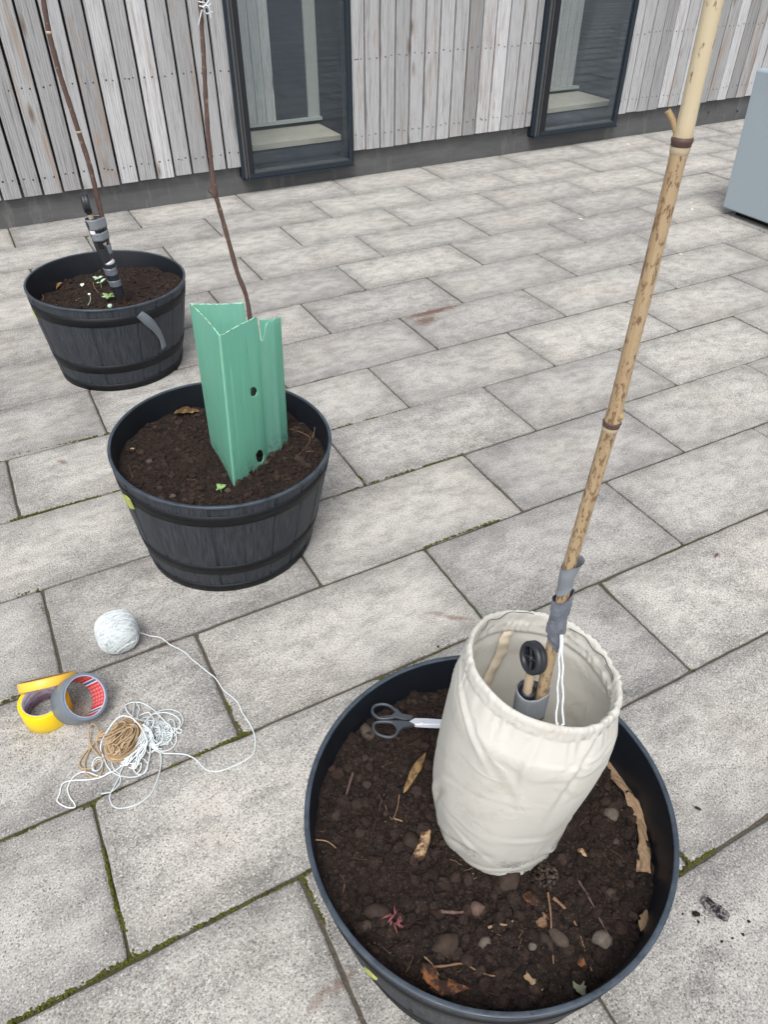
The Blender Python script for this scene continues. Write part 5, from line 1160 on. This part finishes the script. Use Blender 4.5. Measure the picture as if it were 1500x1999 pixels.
def build_tangle():
    m = MB(); rs = random.Random(8); R = .00125
    def path(pts, z0=.0016, hump=0, zs=None, n=6, closed=False):
        P = [G(*c6(x, y), (zs[k] if zs else z0) + hump * math.sin(math.pi * k / (len(pts) - 1))) for k, (x, y) in enumerate(pts)]; m.tube(crom(P, n, closed), R, 7, closed=closed, col=(rs.random(), 0, 0))
    path([(1110, 580), (1178, 612), (1190, 700), (1172, 820), (1130, 950), (1070, 1060), (960, 1150), (840, 1195), (740, 1210), (672, 1185), (635, 1120), (640, 1050), (690, 960), (735, 870), (760, 790), (830, 690), (920, 600), (1040, 510)], zs=[.006, .004, .0016, .0016, .0016, .0016, .0016, .0016, .0016, .0016, .0016, .0016, .0016, .002, .003, .005, .008, .014])
    path([(1040, 500), (1000, 380), (900, 250), (800, 208), (725, 228), (655, 300), (600, 385), (550, 470), (532, 560), (558, 640), (598, 740), (640, 805), (600, 835), (555, 866), (480, 850), (400, 822), (320, 820), (240, 870), (190, 950), (175, 1010), (200, 1090), (250, 1160), (252, 1200), (180, 1203), (110, 1172), (60, 1125), (90, 1050), (105, 975), (150, 925), (260, 907), (400, 900), (520, 880), (620, 832), (700, 795), (780, 740)], zs=[.03, .034, .036, .038, .036, .033, .026, .016, .008, .004] + [.0018] * 30)
    path([(640, 805), (720, 850), (800, 868), (880, 872), (970, 850), (1020, 800), (1050, 720), (1068, 620), (1072, 540)], zs=[.003, .0018, .0018, .002, .003, .003, .004, .008, .014])
    path([(745, 215), (740, 165), (800, 95), (880, 62), (980, 68), (1060, 108), (1130, 160), (1200, 235), (1300, 330), (1390, 350), (1415, 365), (1400, 395), (1360, 380), (1330, 345)], zs=[.028, .016, .006, .003, .003, .004, .008, .010, .006, .003, .002, .002, .003, .005])
    path([(900, 62), (890, 150), (882, 215), (905, 280)], zs=[.004, .008, .016, .024]); path([(925, 72), (955, 130), (932, 200), (945, 260)], zs=[.004, .008, .014, .02])
    path([(800, 100), (830, 170), (900, 230), (990, 260)], zs=[.004, .008, .014, .018])
    path([(1000, 300), (1060, 220), (1130, 175), (1210, 145), (1310, 142), (1390, 175), (1428, 245), (1405, 320), (1330, 375), (1240, 392), (1140, 372)], zs=[.014, .014, .012, .008, .005, .003, .002, .003, .006, .009, .01])
    path([(1120, 185), (1230, 172), (1330, 200), (1395, 260), (1380, 330), (1300, 400), (1210, 420)], zs=[.012, .009, .006, .004, .004, .008, .01])
    path([(1080, 480), (1130, 560), (1200, 590), (1290, 570), (1350, 500), (1355, 430), (1320, 380)], zs=[.01, .006, .003, .002, .002, .003, .006])
    path([(880, 745), (900, 690), (960, 665), (1020, 690), (1045, 750), (1020, 820), (950, 845), (895, 800)], z0=.003, closed=True); path([(880, 740), (930, 745), (975, 720), (965, 790), (920, 840)], z0=.005)
    path([(540, 1055), (590, 1045), (640, 1035), (690, 1000), (742, 940), (750, 880), (735, 838), (690, 800), (660, 740), (655, 690)], z0=.0018)
    path([(440, 745), (470, 680), (520, 655), (560, 690), (545, 760), (490, 805), (445, 790)], z0=.003, closed=True); path([(450, 750), (490, 690), (530, 680), (555, 720), (520, 790), (470, 800)], z0=.006, closed=True)
    # hank strands that run from the lower left up into the tangle
    for k in range(17):
        a = rs.uniform(0, 1); x0, y0 = 700 + 190 * a, 640 + 75 * rs.random() + 60 * a; x1, y1 = 1020 + rs.uniform(-20, 80), 360 + rs.uniform(-60, 190)
        mx, my = (x0 + x1) / 2 + rs.uniform(-10, 60), (y0 + y1) / 2 + rs.uniform(0, 50)
        path([(x0 - 20, y0 + 10), (x0 + 40, y0 + 5), (mx, my), (x1, y1), (x1 + 10, y1 - 60)], zs=[.003, .006, .010 + .008 * rs.random(), .014 + .01 * rs.random(), .018])
    for k in range(30):
        cx_, cy_ = (1090, 330) if k % 3 == 0 else ((1240, 380) if k % 3 == 1 else (1150, 440)); cx_ += rs.gauss(0, 45); cy_ += rs.gauss(0, 45); ra = rs.uniform(35, 125); rb = ra * rs.uniform(.45, 1); ph = rs.random() * 3.14; st = rs.random() * 6.28; ext = rs.uniform(3.5, 7.5)
        P = []
        for j in range(14):
            a = st + ext * j / 13; x = ra * math.cos(a) * (1 + .15 * math.sin(j)); y = rb * math.sin(a); P.append((cx_ + x * math.cos(ph) - y * math.sin(ph), cy_ + x * math.sin(ph) + y * math.cos(ph)))
        hz = max(.002, .017 - .00008 * math.hypot(cx_ - 1120, cy_ - 380)) * rs.random()
        path(P, zs=[.0018 + hz * (.6 + .4 * math.sin(j * .9 + k)) for j in range(14)], n=5)
    for k in range(10):
        P = [(980 + rs.uniform(-20, 30), 300 + 10 * k), (1040 + rs.uniform(-10, 40), 330 + rs.uniform(0, 60)), (1075 + rs.uniform(-20, 30), 420 + rs.uniform(-20, 40)), (1060 + rs.uniform(-10, 60), 500 + rs.uniform(0, 30)), (1110 + rs.uniform(-10, 60), 560 + rs.uniform(-10, 20))]
        path(P, zs=[.026, .026, .020, .012, .006])
    p = G(*c6(1080, 420)); tag(m.build('twine_tangle', M['ytw'], None, (p[0], p[1], 0)), 'tangled heap of white twine with two big loops, spread beside the brown jute', 'twine')
build_tangle()
def build_jute():
    m = MB(); rs = random.Random(12); R = .00155
    def c(x, y, z): return G(*c6(x, y), z)
    # wound hank: long strands curving round the lower right, over a folded core
    for k in range(34):
        f = (k % 17) / 16; lay = k // 17; sc_ = .42 + .60 * f; ox = 785 - 20 * (1 - f); oy = 470 - 6 * (1 - f); P = []
        ra, rb = 262 * sc_, 150 * sc_ + 12; ph = math.radians(-52 + rs.uniform(-3, 3))
        for j in range(20):
            a = 6.28318 * j / 20; x = ra * math.cos(a) * (1 + .03 * math.sin(3 * a + k)); y = rb * math.sin(a) * (1 + .05 * math.sin(2 * a + k))
            P.append(c(ox + x * math.cos(ph) - y * math.sin(ph) + rs.uniform(-5, 5), oy + x * math.sin(ph) + y * math.cos(ph) + rs.uniform(-4, 4), .0022 + .0035 * lay * 1.6 + .020 * (1 - f) ** .8 + .0022 * math.sin(a * 2 + k) + .001 * rs.random()))
        m.tube(crom(P, 4, True), R * rs.uniform(.8, 1.05), 7, closed=True, col=(rs.random(), 0, 0))
    for pts, zs in (([(560, 520), (640, 500), (720, 440), (800, 360), (850, 330), (880, 360), (840, 420), (760, 480), (690, 540)], .036), ([(500, 440), (580, 420), (680, 380), (760, 340), (820, 320)], .030), ([(500, 470), (600, 450), (700, 400), (800, 350)], .033),
                    ([(640, 540), (600, 520), (580, 560), (600, 610), (650, 615), (680, 570), (660, 525), (700, 520), (740, 570), (745, 640)], .032), ([(680, 280), (720, 300), (690, 340), (650, 350), (700, 300), (770, 270), (800, 290), (770, 340)], .034)):
        m.tube(crom([c(x, y, zs + .0015 * math.sin(i)) for i, (x, y) in enumerate(pts)], 5), R, 7)
    for pts, zs in (([(580, 400), (500, 450), (450, 520), (380, 590), (335, 650), (303, 720), (320, 770), (380, 785), (450, 765), (490, 720), (530, 695), (560, 660)], [.02, .012, .006, .003, .002, .002, .002, .002, .004, .004, .006, .008]),
                    ([(600, 380), (520, 420), (480, 480), (430, 545), (385, 640), (360, 720), (370, 800), (400, 850), (470, 880), (530, 840), (555, 770), (540, 700)], [.024, .016, .009, .006, .004, .003, .002, .002, .002, .003, .003, .006]),
                    ([(520, 400), (500, 340), (470, 302), (440, 295), (410, 325), (405, 400), (415, 480), (440, 550), (480, 600), (520, 640)], [.014, .012, .012, .014, .014, .010, .006, .008, .008, .008]),
                    ([(560, 360), (510, 410), (490, 480), (500, 560), (540, 620)], [.02, .014, .010, .008, .008])):
        m.tube(crom([c(x, y, z) for (x, y), z in zip(pts, zs)], 6), R, 7)
    for k in range(14):
        th = math.radians(-52 + rs.uniform(-14, 14)); ox, oy = 785 + rs.uniform(-70, 70), 465 + rs.uniform(-60, 60); L = rs.uniform(90, 190); bw = rs.uniform(-60, 60); P = []
        for j in range(7): t = j / 6 * 2 - 1; x, y = L * t, bw * (1 - t * t); P.append(c(ox + x * math.cos(th) - y * math.sin(th), oy + x * math.sin(th) + y * math.cos(th), .027 + .006 * (1 - t * t) - .00004 * math.hypot(ox - 785, oy - 465) - .010 * abs(t) ** 3))
        m.tube(crom(P, 4), R * .95, 7, col=(rs.random(), 0, 0))
    for k in range(40):
        a = rs.random() * 6.28; r = rs.uniform(20, 210); x, y = 770 + r * math.cos(a) * .8, 470 + r * math.sin(a) * .7; p = c(x, y, .025 - .00008 * r); d = nrmz([rs.gauss(0, 1), rs.gauss(0, 1), .6]) * .005; m.tube([p, p + d * .6, p + d + np.array([0, 0, -.001])], .00018, 3, cap=False)
    p = G(*c6(780, 480)); tag(m.build('jute_hank', M['jute'], None, (p[0], p[1], 0)), 'loosely wound hank of brown jute string lying among the white twine', 'jute string')
build_jute()

# ------------------------------------------------------------------ tape rolls
def cyl_patch(m, c, ax, u, v, r, a0_, a1_, h0, h1, mat, n=10):
    vs = []
    for j in range(n + 1):
        a = a0_ + (a1_ - a0_) * j / n
        for h in (h0, h1): vs.append(c + ax * h + r * (math.cos(a) * u + math.sin(a) * v))
    m.add(vs, [(2 * j, 2 * j + 2, 2 * j + 3, 2 * j + 1) for j in range(n)], mat)
def text_verts(txt, size):
    cu = bpy.data.curves.new('t', 'FONT'); cu.body = txt; cu.size = size; cu.resolution_u = 3; ob = bpy.data.objects.new('t', cu); C0.objects.link(ob)
    bpy.context.view_layer.update(); me = bpy.data.meshes.new_from_object(ob); V = [tuple(v.co) for v in me.vertices]; F = [tuple(p.vertices) for p in me.polygons]; bpy.data.objects.remove(ob); bpy.data.curves.remove(cu); bpy.data.meshes.remove(me); return V, F
def roll(name, label, c, ax, Ro, Ri, h, mt_side, mt_face, core_mat, group):
    """c: centre of the top face, ax: axis towards that face"""
    ax = nrmz(ax); bot = c - ax * h; t = thing(name, (bot[0], bot[1], max(0, bot[2] - Ro * math.sqrt(max(0, 1 - ax[2] ** 2)))), label, 'roll of tape', group)
    u = nrmz(HR - ax * (HR @ ax)); v = np.cross(ax, u); m = MB()
    def wob(a, i, r, hh): return (r + .00022 * math.sin(3 * a + i), hh)
    m.lathe([(Ri + .0018 + (Ro - Ri - .003) * k_ / 11, .00022 * (-1) ** k_ + .0002 * math.sin(k_ * 2.3)) for k_ in range(12)] + [(Ro - .0008, 0), (Ro, -.0010), (Ro + .0002, -h * .5), (Ro, -h + .001), (Ro - .0008, -h), (Ri + .0018, -h)], c, ax, 72, fn=wob)
    for i in range(72 * 12): m.m[i] = 1
    m.build('tape', [mt_side, mt_face], t)
    m = MB(); m.lathe([(Ri + .0018, .0005), (Ri, .0006), (Ri, -h - .0004), (Ri + .0018, -h - .0003), (Ri + .0018, .0005)], c, ax, 72); m.build('core', core_mat, t)
    return t, ax, u, v
YC = Zp(82, 1365, .05)
Yt, ax, u, v = roll('tape_roll', 'wide bright yellow roll of tape lying flat on the paving', YC, (0.02, -.03, 1), .0462, .0372, .0495, M['yel'], M['yel'], M['card'], 'rolls of adhesive tape')
m = MB(); V, F = text_verts('Steldn', .0085); Wt = max(p[0] for p in V)
for rowi, (hh, a_st) in enumerate(((-.012, .25), (-.024, .75), (-.036, .35), (-.047, .85))):
    for k in range(6):
        a_0 = a_st + k * 1.03; vs = []
        for x, y, z in V:
            a = a_0 - x / .0372 * 1.25; sk = x * .25; vs.append(YC + ax * (hh + y - sk * .0) + (.0372 - .0005) * (math.cos(a) * u + math.sin(a) * v))
        m.add(vs, F, 0, smooth=False)
m.build('core_print', M['purple'], Yt)
gd = nrmz(-ray(166, 1359)); n_g = nrmz(gd * .78 + (AX * .907 + BX * .42) * .62); gc = Zp(166, 1359, .0675)
Gt, ax, u, v = roll('tape_roll', 'wide grey cloth tape roll leaning against the yellow roll', gc, n_g, .0465, .0395, .0495, M['tape_roll'], M['tape_face'], M['card'], 'rolls of adhesive tape')
m = MB(); r_ = .0392
for k in range(4):
    b0 = math.radians(62 - 92 * k)
    rg = lambda d: b0 + math.radians(d)
    cyl_patch(m, gc, ax, u, v, r_, rg(0), rg(4.5), -.001, -.0485, 1, 3); cyl_patch(m, gc, ax, u, v, r_, rg(4.5), rg(12), -.001, -.0485, 2, 4); cyl_patch(m, gc, ax, u, v, r_, rg(12), rg(16.5), -.001, -.0485, 1, 3)
    cyl_patch(m, gc, ax, u, v, r_, rg(16.5), rg(92), -.001, -.0485, 0, 20)
    for q in range(6):
        for w_ in range(4):
            a_ = rg(24 + q * 11); h_ = -.004 - w_ * .0115
            cyl_patch(m, gc, ax, u, v, r_ - .0003, a_, a_ + math.radians(7.2), h_, h_ - .0085, 3, 2)
            cyl_patch(m, gc, ax, u, v, r_ - .0005, a_ + math.radians(1.4), a_ + math.radians(2.6), h_ - .001, h_ - .0075, 0, 1); cyl_patch(m, gc, ax, u, v, r_ - .0005, a_ + math.radians(4.2), a_ + math.radians(5.2), h_ - .001, h_ - .006, 0, 1)
m.build('core_print', [M['red'], M['wht'], M['blu'], M['pink']], Gt)
td = nrmz(-ray(90, 1328)); R3 = .0545; tn = nrmz(BX * .985 - AX * .17 - td * .10)
near_ = Zp(91, 1324, .092); tdp = nrmz(td - tn * (td @ tn)); tc = near_ - tdp * R3
roll('tape_roll', 'thin amber yellow roll of tape propped on top of the wide yellow roll', tc, tn, R3, R3 - .0065, .0185, M['yel2'], M['yel2'], M['brown_card'], 'rolls of adhesive tape')

# ------------------------------------------------------------------ bits lying on the paving
def gchunk(pa, pb, r, mat, name, label, cat, group=None):
    a = Zp(*pa, r * .6); b = Zp(*pb, r * .6); m = MB(); n = 9; vs = []; t = nrmz(b - a); s_ = nrmz(np.cross((0, 0, 1), t)); u = np.cross(t, s_)
    for k in range(n + 1):
        p = a + (b - a) * k / n
        for q in range(9):
            an = 6.28318 * q / 9; rr = r * (1 + .5 * noise.noise(Vector((k * .7, q * 1.1, 4)))) * (.6 if k in (0, n) else 1); vs.append(p + rr * (math.cos(an) * u * .55 + math.sin(an) * s_))
    m.add(vs, [(k * 9 + q, k * 9 + (q + 1) % 9, (k + 1) * 9 + (q + 1) % 9, (k + 1) * 9 + q) for k in range(n) for q in range(9)] + [tuple(reversed(range(9))), tuple(n * 9 + q for q in range(9))], smooth=False); item(name, m, M[mat], label, cat, a, 0, group)
gchunk((1372, 1756), (1424, 1793), .0095, 'char', 'bark_piece', 'charred grey bark piece on the slab right of the foreground pot', 'bark')
def crumb(px, r, mat, label, cat='crumb of soil', name='soil_crumb', group='dark crumbs on the paving', sq=(1, 1, .5)):
    p = Zp(*px, 0); m = MB(); m.lump((p[0], p[1], r * .3), r, .35, 0, (.1, .1, 0), sq); item(name, m, M[mat], label, cat, p, 0, group)
crumb((1360, 1784), .0052, 'soil', 'largest dark soil crumb left of the charred bark piece', sq=(.9, 1.5, .6)); crumb((1364, 1800), .0022, 'soil', 'small soil crumb below the largest one')
crumb((1410, 1838), .0022, 'soil', 'small soil crumb well below the charred bark piece'); crumb((1431, 1832), .0024, 'soil', 'small soil crumb second from the right below the bark piece'); crumb((1452, 1825), .0028, 'soil', 'flat soil crumb below and right of the bark piece')
crumb((1463, 1799), .0026, 'soil', 'soil crumb right of the charred bark piece'); crumb((1334, 1784), .0018, 'soil', 'tiny soil crumb nearest the foreground pot'); crumb((1363, 1578), .0045, 'stone', 'oval grey grit stone on the slab right of the canvas bag', 'grit stone', 'grit_stone', 'grit on the paving', (.8, 1.6, .5))
crumb((856, 1263), .003, 'soil', 'dark crumb on the slab behind the foreground pot')
p = Zp(1399, 1087, .001); m = MB(); leaf_shape(m, p, (.8, .4, .3), .012, .008, n=4); item('petal', m, M['redw'], 'small dark red petal on the slab right of the bamboo cane', 'petal', p, .0006)
rs = random.Random(31)
for k, (x, y, lb) in enumerate(((1135, 427, 'white flake on the slabs left of the cane, below the right window'), (1352, 408, 'white flake lying left of the pale planter box'), (1350, 396, 'smaller white flake just behind the flake by the planter'), (1330, 496, 'white flake right of the cane below the planter box'), (1245, 342, 'white flake left of the upper cane node'), (1228, 281, 'white flake on the slabs close to the right window'))):
    p = Zp(x, y, .001); m = MB(); m.lump((p[0], p[1], .001), .008, .5, sq=(1.7, .9, .15)); item('white_flake', m, M['whitebit'], lb, 'paint flake', p, 0, 'white flakes on the paving')
